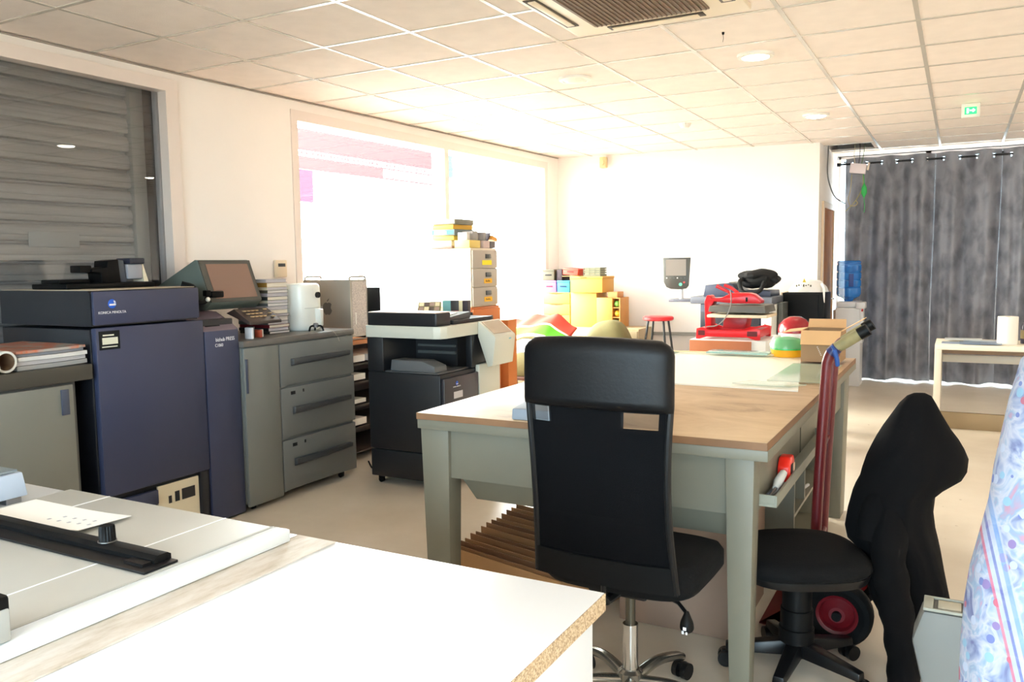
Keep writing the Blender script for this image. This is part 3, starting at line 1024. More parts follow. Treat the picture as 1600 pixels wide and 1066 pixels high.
# ================================================================ cabinet behind the copier, with computer towers
t = thing('open_shelf_cabinet', 'dark open cabinet with an orange wooden top between feed cabinet and copier', 'shelf cabinet', (-4.31, 5.35, 0))
b = BM(); box(b, -4.56, -4.02, 4.65, 6.2, .905, .935, .003)
obj('top', b, mat('orange_wood', (196, 128, 78), .5, var=.1, vscale=3), t)
b = BM()
box(b, -4.55, -4.04, 4.66, 4.68, 0, .904); box(b, -4.55, -4.04, 6.17, 6.19, 0, .904); box(b, -4.55, -4.53, 4.681, 6.169, 0, .904)
for zz in (.06, .25, .42, .60, .74):
    box(b, -4.529, -4.05, 4.681, 6.169, zz, zz + .012)
obj('carcass', b, mat('shelf_dark', (52, 44, 40), .6), t)
for i, (zz, h) in enumerate(((.262, .05), (.432, .03), (.612, .045), (.752, .05), (.752, .05))):
    y0 = 4.72 if i != 4 else 5.12
    b = BM(); box(b, -4.40, -4.06, y0, y0 + .36, zz + .0135, zz + .0135 + h)
    one('paper_ream', b, M_WHITEPAPER, ['white paper ream on the lowest visible shelf behind the copier', 'thin white paper ream on the second shelf behind the copier', 'white paper ream on the third shelf up behind the copier', 'white paper ream on the top shelf nearest the grey drawers', 'white paper ream on the top shelf, hidden side by the copier'][i], 'paper', group='paper reams in the dark shelf cabinet')
b = BM(); box(b, -4.34, -4.03, 5.26, 5.46, .9355, .955)
one('leaflet_stack', b, mat('leaflet_pink', (224, 168, 150), .7), 'thin stack of pinkish leaflets on the orange wooden top', 'paper')
def tower(x0, x1, y0, y1, label, detail):
    t = thing('computer_tower', label, 'computer', ((x0 + x1) / 2, (y0 + y1) / 2, .9355), 0, 'aluminium computer towers')
    m_al = mat('aluminium', (164, 158, 148), .38, metal=.55)
    z0, z1 = .964, 1.40
    b = BM(); box(b, x0, x1, y0, y1, z0, z1, .006)
    c = obj('case', b, m_al, t)
    for xx in (x0 + .012, x1 - .012):
        for s, zz in ((1, z1), (-1, z0)):
            b = BM()
            pts = [(xx, y0 + .01, zz - s * .001), (xx, y0 + .012, zz + s * .016), (xx, y0 + .03, zz + s * .022 * (1 if s > 0 else .88)), (xx, y1 - .03, zz + s * .022 * (1 if s > 0 else .88)), (xx, y1 - .012, zz + s * .016), (xx, y1 - .01, zz - s * .001)]
            tube(b, pts, .0055 if s < 0 else .008, 8)
            obj('handle' if s > 0 else 'foot_rail', b, m_al, t)
    return t, c
# apple-shaped mark on the broad side facing the camera
t, c = tower(-4.50, -4.035, 4.90, 5.107, 'aluminium computer tower with an apple mark on its broad side', True)
def apple(cx, cz, s):
    pts = []
    prof = [(0, .36), (.14, .42), (.30, .38), (.40, .25), (.34, .16), (.30, .02), (.35, -.12), (.43, -.18), (.36, -.36), (.22, -.52), (.12, -.54), (0, -.49), (-.12, -.54), (-.24, -.52), (-.40, -.30), (-.46, -.02), (-.42, .22), (-.28, .38), (-.12, .42)]
    return [(cx + p[0] * s, cz + p[1] * s) for p in prof]
b = BM(); prism(b, apple(-4.26, 1.185, .1), 'y', 4.8980, 4.8998)
prism(b, [(-4.262, 1.232), (-4.25, 1.24), (-4.24, 1.258), (-4.252, 1.252), (-4.263, 1.242)], 'y', 4.8980, 4.8998)
obj('apple_mark', b, mat('mark_dark_aluminium', (104, 100, 96), .3, metal=.4), c)
b = BM(); box(b, -4.0345, -4.0325, 4.92, 5.087, .975, 1.385)
m_perf = ramp_mat('perforated', 'Object', t_voro(160, 0), [(.3, (196, 184, 176)), (.8, (168, 158, 152))], .45)
obj('perforated_front', b, m_perf, c)
b = BM(); box(b, -4.0322, -4.030, 4.95, 4.96, 1.06, 1.15)
obj('drive_slot', b, M_WHITE, c)
b = BM(); box(b, -4.42, -3.995, 5.20, 5.218, .9355, 1.335, .004)
one('black_board', b, M_BLACK, 'black upright board standing behind the computer tower and copier', 'board')
# ================================================================ black and white multifunction copier
M_COP = mat('copier_black', (25, 26, 29), 0.4, var=0.06, vscale=4)
M_COPW = mat('copier_white', (206, 206, 192), 0.42)
M_COPG = mat('copier_grey', (74, 76, 78), 0.45)
t = thing('office_copier', 'black multifunction copier with a cream scanner band and tilted cream touch panel', 'copier', (-3.24, 4.85, 0))
b = BM(); box(b, -3.55, -2.96, 4.48, 5.20, .055, .245, .008)
obj('cabinet_base', b, M_COP, t)
b = BM()
box(b, -3.545, -2.955, 4.465, 5.21, .252, .785, .010)
box(b, -3.545, -3.41, 4.465, 5.21, .785, 1.018, .008); box(b, -3.41, -3.06, 4.85, 5.21, .785, 1.018); 
obj('body', b, M_COP, t)
b = BM(); box(b, -3.0, -2.95, 4.86, 5.205, .787, 1.018, .006)
obj('front_pillar', b, M_COP, t)
b = BM(); box(b, -3.40, -2.97, 4.468, 4.848, .7855, .795, .001)
obj('output_floor', b, M_COPG, t)
b = BM(); prism(b, [(-3.36, .796), (-3.0, .796), (-3.005, .835), (-3.10, .868), (-3.35, .87)], 'y', 4.475, 4.62, .004)
obj('output_tray', b, mat('tray_grey', (96, 98, 100), .45), t)
b = BM()
for y, z in ((4.60, .94), (4.66, .94)):
    pass
box(b, -3.38, -3.07, 4.83, 4.8492, .88, .90); box(b, -3.38, -3.07, 4.83, 4.8492, .93, .945)
obj('exit_rollers', b, M_GREYD, t)
b = BM(); box(b, -2.9548, -2.925, 4.47, 4.905, .262, .76, .008)
fd = obj('front_door', b, mat('copier_door', (52, 48, 52), .4), t)
b = BM(); lathe(b, [(0, 0), (.013, 0), (.015, .0015), (0, .004)], (-2.9248, 4.62, .715), 20, M=Matrix.Rotation(pi / 2, 4, 'Y'))
obj('logo_ball', b, M_BLUELOGO, fd)
b = BM(); prism(b, [(4.608, .708), (4.63, .708), (4.633, .713), (4.608, .714)], 'x', -2.9207, -2.9200)
obj('logo_band', b, M_TEXTW, fd)
lettering('lettering', 'KONICA MINOLTA', .011, (-2.9245, 4.62, .693), '+X', M_TEXTW, fd)
b = BM(); box(b, -2.9249, -2.9235, 4.58, 4.69, .615, .66)
obj('service_label', b, mat('label_pale', (206, 202, 206), .6), fd)
b = BM(); box(b, -2.9548, -2.92, 4.91, 5.205, .262, .805, .008)
obj('front_panel', b, M_COPW, t)
for z0, z1 in ((.065, .15), (.155, .24)):
    b = BM(); box(b, -2.9595, -2.93, 4.5, 5.19, z0, z1, .004)
    obj('drawer', b, M_COP, t)
# scanner band with rounded front corner, document feeder above
b = BM()
pl = [(-3.55, 4.462), (-3.0, 4.462), (-2.955, 4.48), (-2.935, 4.53), (-2.935, 5.21), (-3.55, 5.21)]
prism(b, pl, 'z', 1.0185, 1.1, .004)
obj('scanner', b, M_COPW, t)
b = BM()
pl = [(-3.535, 4.468), (-2.985, 4.468), (-2.975, 4.475), (-2.965, 4.62), (-3.535, 4.66)]
prism(b, pl, 'z', 1.1005, 1.186, .004)
df = obj('document_feeder', b, M_COP, t)
b = BM(); prism(b, [(-3.53, 4.472), (-2.99, 4.472), (-2.97, 4.615), (-3.53, 4.655)], 'z', 1.1863, 1.191)
obj('feeder_lid', b, mat('feeder_lid', (206, 176, 160), .5), df)
b = BM(); box(b, -3.53, -2.97, 4.664, 5.19, 1.1005, 1.130, .006)
obj('document_cover', b, M_COP, t)
b = BM(); hexa(b, [(-3.45, 4.668, 1.131), (-3.0, 4.63, 1.131), (-3.0, 4.93, 1.131), (-3.45, 4.93, 1.131), (-3.45, 4.668, 1.15), (-3.0, 4.668, 1.15), (-3.0, 4.93, 1.175), (-3.45, 4.93, 1.175)], .003)
obj('document_tray', b, M_GREYD, t)
b = BM(); hexa(b, [(-3.4, 4.69, 1.153), (-3.05, 4.69, 1.153), (-3.05, 4.84, 1.168), (-3.4, 4.84, 1.168), (-3.4, 4.69, 1.156), (-3.05, 4.69, 1.156), (-3.05, 4.84, 1.171), (-3.4, 4.84, 1.171)])
obj('document', b, M_WHITEPAPER, t)
# touch panel on the front right
b = BM(); prism(b, [(-2.934, 1.10), (-2.93, 1.108), (-2.80, 1.005), (-2.795, .99), (-2.82, .80), (-2.86, .79), (-2.934, 1.0)], 'y', 4.92, 5.215, .006)
tp = obj('touch_panel', b, M_COPW, t)
def tl(y, v, d):
    x0, z0, x1, z1 = -2.93, 1.108, -2.80, 1.005
    n = Vector((z0 - z1, 0, x1 - x0)).normalized()
    return (x0 + (x1 - x0) * v + n.x * d, y, z0 + (z1 - z0) * v + n.z * d)
b = BM(); hexa(b, [tl(4.945, .86, .0008), tl(5.19, .86, .0008), tl(5.19, .08, .0008), tl(4.945, .08, .0008), tl(4.945, .86, .003), tl(5.19, .86, .003), tl(5.19, .08, .003), tl(4.945, .08, .003)])
obj('screen', b, mat('copier_screen', (166, 148, 126), .25), tp)
b = BM(); box(b, -2.797, -2.7935, 5.12, 5.15, .972, .982, .001)
obj('button', b, mat('button_cyan', (130, 190, 205), .4), tp)
for (x, y) in ((-3.5, 4.53), (-3.0, 4.53), (-3.5, 5.15), (-3.0, 5.15)):
    caster(t, x, y, M_BLACK, .020)
# cards and a small colourful box lying on the copier
def card(x0, y0, c, lb, rz, nm='photo_card'):
    b = BM()
    M = Matrix.Translation((x0, y0, 1.1775)) @ Matrix.Rotation(rz, 4, 'Z') @ Matrix.Rotation(radians(0), 4, 'X')
    box(b, -.06, .06, -.04, .04, 0, .05, .002, M=M)
    return b
t = thing('swatch_box', 'tilted box of small photo cards lying on the copier', 'card box', (-3.33, 5.05, 1.13))
M = Matrix.Translation((-3.42, 5.04, 1.147)) @ Matrix.Rotation(.5, 4, 'Z') @ Matrix.Rotation(radians(32), 4, 'X')
b = BM(); box(b, -.085, .085, -.005, .12, 0, .022, .002, M=M)
bx = obj('box_tray', b, mat('box_olive', (120, 112, 74), .6), t)
b = BM()
for i in range(4):
    for j in range(2):
        box(b, -.075 + i * .039, -.042 + i * .039, .006 + j * .056, .05 + j * .056, .0222, .0245, M=M, mi=(i + j) % 3)
obj('photo_cards', b, [mat('card_taupe', (150, 128, 118), .6), mat('card_cream', (226, 212, 176), .6), mat('card_brown', (70, 58, 56), .6)], bx)
b = BM(); M = Matrix.Translation((-3.23, 5.12, 1.1308)) @ Matrix.Rotation(.12, 4, 'Z')
for (x0, x1, mi) in ((-.10, -.035, 0), (-.034, .03, 1), (.031, .06, 2), (.061, .10, 3)):
    box(b, x0, x1, -.03, .03, 0, .11, .002, M=M, mi=mi)
box(b, -.033, .029, -.032, -.0302, .004, .035, M=M, mi=4)
one('patterned_box', b, [mat('pb_teal', (120, 176, 172), .5), mat('pb_dark', (66, 60, 56), .5), mat('pb_cream', (226, 212, 170), .5), mat('pb_black', (52, 40, 46), .5), mat('pb_red', (214, 70, 74), .5)], 'small teal, black and red patterned box lying on the copier', 'box')
# loose cable on the floor between cabinet and copier
b = BM(); tube(b, spline([(-3.95, 4.95, .006), (-3.8, 4.8, .006), (-3.72, 4.72, .05), (-3.66, 4.66, .09), (-3.6, 4.75, .03), (-3.62, 4.9, .006), (-3.7, 5.1, .006)], 8), .006, 6)
one('power_cable', b, M_RUBBER, 'black power cable looping on the floor left of the copier', 'cable')

# ================================================================ filing cabinets and the boxes on them
M_FILE = mat('file_cream', (206, 194, 172), .45)
M_FDR = mat('file_drawer', (156, 147, 136), .45)
M_YEL = mat('label_yellow', (226, 206, 16), .6)
M_YEL2 = mat('label_amber', (218, 164, 16), .6)
def file_cab(name, label, x0, x1, y0, y1, z0, z1, n, mb, md, lab, cat):
    t = thing(name, label, cat, ((x0 + x1) / 2, (y0 + y1) / 2, z0))
    b = BM(); box(b, x0, x1, y0, y1, z0, z1, .004)
    obj('body', b, mb, t)
    h = (z1 - z0 - .03) / n
    for k in range(n):
        za = z0 + .012 + k * h
        b = BM(); box(b, x1 + .0003, x1 + .018, y0 + .01, y1 - .01, za + .003, za + h - .003, .003)
        d = obj('drawer', b, md, t)
        ym = (y0 + y1) / 2
        zc = za + h * .66
        b = BM(); prism(b, [(x1 + .0185, zc - .022), (x1 + .034, zc - .016), (x1 + .030, zc + .018), (x1 + .0185, zc + .024)], 'y', ym - .0, ym + .09, .002)
        obj('handle', b, M_GREYD, d)
        if lab:
            zl = za + h * .22
            w = .12 if lab[k] else .10
            b = BM(); box(b, x1 + .0183, x1 + .0195, ym - .03 - (.03 if k == n - 1 and n == 3 else 0), ym + w, zl - .005, zl + .04)
            lb = obj('label', b, lab[k], d)
            if not (k == n - 1 and n == 3):
                b = BM()
                for q in range(4):
                    box(b, x1 + .0196, x1 + .0201, ym + q * .022, ym + q * .022 + .016, zl + .008, zl + .026 - .006 * (q % 2))
                obj('handwriting', b, mat('ink_brown', (90, 70, 20), .7), lb)
    return t
file_cab('filing_cabinet', 'cream filing cabinet with three grey drawers and yellow labels, under a pile of boxes', -4.46, -4.0, 6.6, 7.08, 1.101, 1.655, 3, M_FILE, M_FDR, [M_YEL2, M_YEL2, M_YEL], 'filing cabinet')
M_OW = mat('orange_drawer_wood', (178, 98, 42), .5, var=.08, vscale=3)
file_cab('drawer_cabinet', 'orange wooden drawer cabinet underneath the cream filing cabinet', -4.47, -3.985, 6.57, 7.10, 0, 1.10, 4, M_OW, M_OW, [M_YEL2] * 4, 'drawer cabinet')
b = BM(); box(b, -4.2, -3.965, 6.44, 6.565, .0, 1.06, .003)
one('narrow_black_box', b, M_BLACK, 'tall black box squeezed in front of the orange drawer cabinet', 'box')
b = BM(); box(b, -4.05, -3.90, 7.12, 7.30, 0, .95, .003)
one('orange_crate', b, mat('orange_crate', (184, 108, 52), .6), 'plain orange wooden crate on end right of the orange drawers', 'crate')

def carton(name, x0, x1, y0, y1, z0, z1, c, label, group=None, rz=0.0, cat='box', side=None, bv=.003):
    b = BM()
    cx, cy = (x0 + x1) / 2, (y0 + y1) / 2
    M = Matrix.Translation((cx, cy, 0)) @ Matrix.Rotation(rz, 4, 'Z') @ Matrix.Translation((-cx, -cy, 0))
    box(b, x0, x1, y0, y1, z0, z1, bv, M=M)
    ms = [mat('carton_%d_%d_%d' % c, tuple(int(q * .84) for q in c), .6, var=.04, vscale=5)]
    if side:
        box(b, x0 + .01, x1 - .01, y0 - .0008, y0 - .0002, z0 + .01, z1 - .01, M=M, mi=1)
        ms.append(side)
    return one(name, b, ms, label, cat, group=group)
G = 'boxes piled on the filing cabinet'
z = 1.6565
M_BLUESPOT = ramp_mat('teal_spots', 'Object', t_voro(14, .2), [(.35, (150, 142, 120)), (.6, (40, 96, 108))], .6)
carton('flat_tray', -4.47, -4.19, 6.58, 6.95, z, z + .022, (160, 128, 112), 'flat brown tray at the bottom of the pile on the filing cabinet', G)
carton('carton', -4.44, -4.22, 6.62, 6.93, z + .023, z + .075, (246, 240, 222), 'white carton lying on the brown tray', G)
carton('carton', -4.43, -4.2, 6.61, 6.93, z + .076, z + .12, (242, 206, 84), 'yellow and orange carton third from the bottom of the pile', G, .06)
carton('carton', -4.43, -4.17, 6.60, 6.95, z + .121, z + .178, (120, 132, 130), 'grey carton with teal spots in the pile', G, 0, 'box', M_BLUESPOT)
carton('carton', -4.42, -4.18, 6.61, 6.94, z + .179, z + .222, (240, 184, 50), 'amber carton second from the top of the pile', G, -.04)
carton('carton', -4.43, -4.17, 6.60, 6.95, z + .223, z + .275, (140, 136, 120), 'dark grey carton with cream face on top of the pile', G, .03, 'box', mat('cream_face', (196, 184, 146), .6))
carton('carton', -4.175, -4.01, 6.60, 6.80, z, z + .072, (244, 214, 120), 'pale yellow carton on the front edge of the filing cabinet', G)
carton('carton', -4.12, -4.0, 6.84, 6.96, z, z + .07, (216, 192, 186), 'pale pink carton at the front of the filing cabinet top', G)
carton('carton', -4.12, -4.0, 6.975, 7.07, z, z + .066, (120, 112, 112), 'small slate grey carton at the right end of the filing cabinet top', G)
carton('carton', -4.15, -4.05, 6.62, 6.68, z + .073, z + .145, (238, 230, 222), 'small white carton standing on the pale yellow one', G)
carton('carton', -4.15, -4.03, 6.70, 6.79, z + .073, z + .158, (176, 170, 166), 'grey upright carton on the pale yellow one', G)
carton('carton', -4.11, -4.02, 6.85, 6.94, z + .071, z + .15, (156, 148, 146), 'grey carton on the pale pink one', G, .2)
b = BM(); M = Matrix.Translation((-4.07, 7.0, z + .069)) @ Matrix.Rotation(.9, 4, 'X')
box(b, -.03, .03, -.0, .09, .0, .02, .002, M=M)
one('slate_box', b, mat('slate_box', (66, 64, 82), .5), 'small dark slate box tilted up at the right end of the pile', 'box', group=G)
b = BM(); M = Matrix.Translation((-4.06, 7.03, z + .068)) @ Matrix.Rotation(-.25, 4, 'X')
box(b, -.04, .04, 0, .11, .024, .06, .004, M=M)
one('amber_packet', b, mat('amber_packet', (206, 140, 42), .5), 'amber packet overhanging the right end of the pile', 'packet', group=G)

# ================================================================ bench with bean bag, cushion and striped cloth
t = thing('low_bench', 'low dark wooden bench under the olive bean bag', 'bench', (-3.9, 7.85, 0))
M_BEN = mat('bench_wood', (92, 64, 54), .5, var=.15, vscale=4)
b = BM(); box(b, -4.38, -3.42, 7.48, 8.1, .30, .335, .004)
obj('top', b, M_BEN, t)
for (x, y) in ((-4.33, 7.53), (-3.47, 7.53), (-4.33, 8.05), (-3.47, 8.05)):
    b = BM(); box(b, x - .025, x + .025, y - .025, y + .025, 0, .2995, .003)
    obj('leg', b, M_BEN, t)
M_OLIVE = mat('olive_cloth', (92, 86, 46), .85, var=.1, vscale=5, bump=.2, bscale=30)
b = BM(); blob(b, (-3.92, 7.78, .345), (.44, .28, .235), 3, 36, 20, .10, 2.6, 1.3, flat=-.005)
one('bean_bag', b, M_OLIVE, 'large olive green bean bag slumped on the low bench', 'bean bag')
# striped cloth: red, white, green, white bands
def stripes():
    m = bpy.data.materials.new('striped_cloth')
    m.use_nodes = True
    nt = m.node_tree
    bb = nt.nodes['Principled BSDF']
    bb.inputs['Roughness'].default_value = .8
    uv = nt.nodes.new('ShaderNodeAttribute')
    uv.attribute_name = 'band'
    r = nt.nodes.new('ShaderNodeValToRGB')
    r.color_ramp.interpolation = 'CONSTANT'
    st = [(0, (182, 58, 38)), (.44, (214, 204, 180)), (.50, (78, 158, 16)), (.82, (214, 204, 180)), (.92, (96, 90, 48))]
    while len(r.color_ramp.elements) < len(st):
        r.color_ramp.elements.new(.5)
    for e, (p, c) in zip(r.color_ramp.elements, st):
        e.position = p
        e.color = lin(c)
    nt.links.new(uv.outputs['Fac'], r.inputs['Fac'])
    nt.links.new(r.outputs['Color'], bb.inputs['Base Color'])
    return m
b = BM()
lay = b.verts.layers.float.new('band')
NU, NV = 40, 30
def cl(u, v):
    # u along the bench, v from the back (window) down over the front
    x = -4.42 + .82 * u
    top = .875 + .075 * sin(min(1, u / .72) * pi / 2) - .62 * max(0, u - .72) ** 1.15
    ang = v * 2.3
    y = 8.12 - .42 * v
    z = top - .235 * v ** 1.1 + .015 * u * v
    z += .018 * noise.noise(Vector((x * 6, y * 7, 2.1))) + .01 * sin(x * 21 + v * 4)
    return (x, y, z)
V = [[None] * (NV + 1) for _ in range(NU + 1)]
for i in range(NU + 1):
    for j in range(NV + 1):
        p = cl(i / NU, j / NV)
        vv = b.verts.new(p)
        vv[lay] = j / NV + .03 * noise.noise(Vector((i / NU * 3, 0, 0)))
        V[i][j] = vv
V2 = [[None] * (NV + 1) for _ in range(NU + 1)]
for i in range(NU + 1):
    for j in range(NV + 1):
        vv = b.verts.new(V[i][j].co - Vector((0, -.004, .012)))
        vv[lay] = V[i][j][lay]
        V2[i][j] = vv
for i in range(NU):
    for j in range(NV):
        b.faces.new([V[i][j], V[i + 1][j], V[i + 1][j + 1], V[i][j + 1]])
        b.faces.new([V2[i][j + 1], V2[i + 1][j + 1], V2[i + 1][j], V2[i][j]])
for i in range(NU):
    b.faces.new([V[i + 1][0], V[i][0], V2[i][0], V2[i + 1][0]]); b.faces.new([V[i][NV], V[i + 1][NV], V2[i + 1][NV], V2[i][NV]])
for j in range(NV):
    b.faces.new([V[0][j], V[0][j + 1], V2[0][j + 1], V2[0][j]]); b.faces.new([V[NU][j + 1], V[NU][j], V2[NU][j], V2[NU][j + 1]])
one('striped_cloth', b, stripes(), 'red, white and green striped cloth heaped over the bean bag by the window', 'cloth', sharp=80)
b = BM()
blob(b, (-3.36, 8.42, .44), (.29, .24, .44), 2.5, 34, 22, .07, 4, 5.2)
one('bean_bag', b, mat('pale_olive', (112, 106, 68), .85, var=.08, vscale=6, bump=.2, bscale=25), 'tall pale olive bean bag standing in front of the low cream chest', 'bean bag')
# ================================================================ storage corner by the back wall
M_LW = mat('light_wood', (200, 158, 72), .55, var=.05, vscale=4)
M_LW2 = mat('light_wood_warm', (196, 136, 64), .55, var=.06, vscale=4)
t = thing('low_chest', 'long low cream chest under the wooden drawers in the back corner', 'chest', (-3.75, 9.0, 0))
b = BM(); box(b, -4.38, -3.13, 8.75, 9.22, .0, .755, .004)
obj('body', b, mat('chest_cream', (184, 166, 130), .5), t)
for k in range(3):
    b = BM(); box(b, -4.36 + k * .412, -3.965 + k * .412, 8.73, 8.7495, .05, .73, .003)
    obj('door', b, mat('chest_door', (176, 160, 128), .5), t)
# three-drawer wooden chest
t = thing('mini_drawer_chest', 'pale wooden chest of three drawers with curved slots, in the back corner', 'drawer chest', (-4.2, 9.02, .7555))
b = BM(); box(b, -4.385, -4.02, 8.90, 9.2, .756, 1.158, .003)
obj('body', b, M_LW, t)
for k in range(3):
    z0 = .768 + k * .13
    b = BM(); box(b, -4.375, -4.03, 8.885, 8.8995, z0, z0 + .123, .002)
    d = obj('drawer', b, M_LW, t)
    b = BM(); prism(b, [(-4.31, z0 + .122), (-4.1, z0 + .122), (-4.14, z0 + .112), (-4.205, z0 + .108), (-4.27, z0 + .112)], 'y', 8.8835, 8.8848)
    obj('finger_slot', b, mat('slot_brown', (120, 72, 24), .8), d)
b = BM(); box(b, -4.015, -3.69, 8.88, 9.2, .756, 1.158, .003)
one('wooden_cupboard', b, M_LW, 'plain pale wooden cupboard right of the three-drawer chest', 'cupboard')
t = thing('cubby_shelf', 'small wooden pigeonhole shelf with coloured balls at the right end of the low chest', 'shelf', (-3.53, 9.0, .7555))
b = BM()
box(b, -3.685, -3.49, 8.87, 9.17, .756, 1.10, .002)
box(b, -3.4895, -3.40, 9.02, 9.17, .756, 1.10, .002)
for zz in (.756, .868, .98, 1.09):
    box(b, -3.4895, -3.40, 8.88, 9.0195, zz, zz + .01)
box(b, -3.41, -3.40, 8.88, 9.0195, .7665, .8675); box(b, -3.41, -3.40, 8.88, 9.0195, .8785, .9795); box(b, -3.41, -3.40, 8.88, 9.0195, .9905, 1.0895)
obj('shelf_body', b, M_LW2, t)
for k, (c, nm) in enumerate((((140, 190, 70), 'lowest'), ((236, 190, 60), 'middle'), ((130, 190, 80), 'top'))):
    b = BM(); blob(b, (-3.452, 8.93, .767 + .112 * k + .037), (.036, .036, .036), 2, 16, 10)
    one('ball', b, mat('ball_%d' % k, c, .5), '%s ball in the %s pigeonhole of the small wooden shelf' % (('green', 'yellow', 'light green')[k], nm), 'ball', group='balls in the pigeonholes')
def slot_box(x0, x1, y0, y1, z0, z1, c, label, slot=(40, 34, 34), rz=0.0, ry=0.0, name='storage_box'):
    t = thing(name, label, 'storage box', ((x0 + x1) / 2, (y0 + y1) / 2, z0), rz, 'slotted storage boxes in the back corner')
    hx, hy, h = (x1 - x0) / 2, (y1 - y0) / 2, z1 - z0
    M = Matrix.Rotation(ry, 4, 'Y')
    b = BM(); box(b, -hx, hx, -hy, hy, 0, h - .022, .003, M=M); box(b, -hx - .004, hx + .004, -hy - .004, hy + .004, h - .022, h, .003, M=M)
    bd = obj('body', b, mat('sbox_%d_%d_%d' % c, c, .6), t, local=True)
    b = BM(); box(b, -.042, .042, -hy - .0046, -hy - .0002, h * .5 - .008, h * .5 + .008, .001, M=M)
    obj('hand_slot', b, mat('slot_%d' % slot[0], slot, .8), bd, local=True)
    return t
slot_box(-4.39, -4.215, 8.9, 9.18, 1.1585, 1.298, (164, 104, 146), 'pink storage box with a slot on the wooden drawers', (150, 30, 60))
slot_box(-4.2, -4.04, 8.9, 9.18, 1.1585, 1.298, (44, 126, 176), 'sky blue storage box with a slot next to the pink one', (20, 50, 80))
slot_box(-4.39, -4.24, 8.9, 9.18, 1.2985, 1.43, (94, 87, 70), 'grey brown storage box on top of the pink box')
b = BM(); box(b, -4.22, -4.15, 8.93, 9.15, 1.2985, 1.425, .003)
one('storage_box', b, mat('sbox_plum', (58, 38, 44), .6), 'dark plum box between the grey brown and the red box', 'storage box')
t = thing('carton_box', 'large amber carton with a dark slot on the wooden cupboard', 'carton', (-3.82, 9.02, 1.1585))
b = BM(); box(b, -4.0, -3.60, 8.84, 9.2, 1.1585, 1.318, .004); box(b, -4.006, -3.594, 8.834, 9.206, 1.318, 1.345, .004)
c = obj('body', b, mat('amber_carton', (204, 152, 66), .7), t)
b = BM(); box(b, -3.87, -3.79, 8.829, 8.8336, 1.327, 1.337)
obj('hand_slot', b, mat('slot_brown', (120, 72, 24), .8), c)
t = slot_box(-4.13, -3.93, 8.92, 9.15, 1.362, 1.44, (182, 62, 44), 'red storage box sitting askew above the blue one', (140, 30, 20), -.08, radians(4))
b = BM(); box(b, -4.14, -3.92, 8.91, 9.16, 1.3455, 1.352, .002)
one('lid_board', b, M_LW, 'thin pale board under the red storage box', 'board')
t = thing('wire_basket', 'small grey green basket with papers on the amber carton', 'basket', (-3.75, 9.0, 1.3455))
b = BM(); box(b, -3.86, -3.65, 8.90, 9.1, 1.346, 1.352)
for zz in (1.352, 1.38, 1.405, 1.43):
    for (x0, x1, y0, y1) in ((-3.86, -3.65, 8.90, 8.905), (-3.86, -3.65, 9.095, 9.1), (-3.86, -3.855, 8.9055, 9.0945), (-3.655, -3.65, 8.9055, 9.0945)):
        box(b, x0, x1, y0, y1, zz, zz + .017)
for x in (-3.86, -3.79, -3.72, -3.655):
    box(b, x, x + .006, 8.897, 8.8998, 1.352, 1.447)
obj('basket_frame', b, mat('basket_green', (104, 106, 84), .6), t)
b = BM(); box(b, -3.845, -3.665, 8.91, 9.09, 1.353, 1.44); 
obj('paper_filling', b, mat('filling_cream', (160, 154, 124), .8), t)
b = BM(); box(b, -3.56, -3.44, 8.9, 9.1, 1.1015, 1.165, .003)
one('storage_box', b, mat('tan_box', (196, 138, 84), .7), 'tan carton on top of the pigeonhole shelf', 'storage box')

# ================================================================ red stool
t = thing('bar_stool', 'red-topped stool with four dark metal legs against the white back wall', 'stool', (-2.86, 8.62, 0))
b = BM(); lathe(b, [(0, .87), (.15, .87), (.165, .88), (.165, .905), (.15, .915), (0, .918)], (-2.86, 8.62, 0), 32)
obj('seat', b, mat('stool_red', (216, 34, 40), .4), t)
for (dx, dy) in ((-1, -1), (1, -1), (-1, 1), (1, 1)):
    b = BM(); cyl(b, (-2.86 + dx * .18, 8.62 + dy * .18, 0), (-2.86 + dx * .085, 8.62 + dy * .085, .8695), .012, n=10)
    obj('leg', b, mat('stool_leg', (40, 40, 40), .4), t)
b = BM(); tube(b, [(-2.86 + .147 * dx, 8.62 + .147 * dy, .30) for dx, dy in ((-1, -1), (1, -1), (1, 1), (-1, 1))], .008, 8, closed=True)
obj('footrest', b, mat('stool_leg', (40, 40, 40), .4), t)

# ================================================================ second copier at the back wall
t = thing('digital_copier', 'slate blue copier with a control screen on a stalk, by the back wall', 'copier', (-2.1, 9.0, 0))
M_SLATE = mat('copier_slate', (56, 64, 86), .42)
M_SIDE = mat('copier_sidewhite', (222, 222, 220), .45)
b = BM(); box(b, -2.40, -1.765, 8.62, 9.18, .03, 1.055, .008)
obj('body', b, M_SLATE, t)
b = BM(); box(b, -1.7645, -1.66, 8.60, 9.18, .03, 1.05, .006)
sp_ = obj('side_panel', b, M_SIDE, t)
b = BM(); box(b, -1.735, -1.72, 8.5985, 8.5996, .72, .86)
obj('side_mark', b, M_STEEL, sp_)
b = BM(); box(b, -2.76, -2.401, 8.66, 8.98, 1.07, 1.098, .006); box(b, -2.50, -1.655, 8.59, 9.18, 1.056, 1.13, .01)
obj('deck', b, mat('deck_slate', (96, 100, 112), .42), t)
b = BM(); prism(b, [(-2.38, 1.1305), (-1.685, 1.1305), (-1.69, 1.19), (-2.02, 1.195), (-2.09, 1.27), (-2.36, 1.25)], 'y', 8.66, 9.16, .008)
obj('document_feeder', b, M_SLATE, t)
b = BM(); box(b, -2.30, -2.12, 8.7, 9.1, 1.2705, 1.279); 
obj('feeder_tray', b, M_SIDE, t)
b = BM(); box(b, -2.39, -1.78, 8.605, 8.6195, .80, .97, .004)
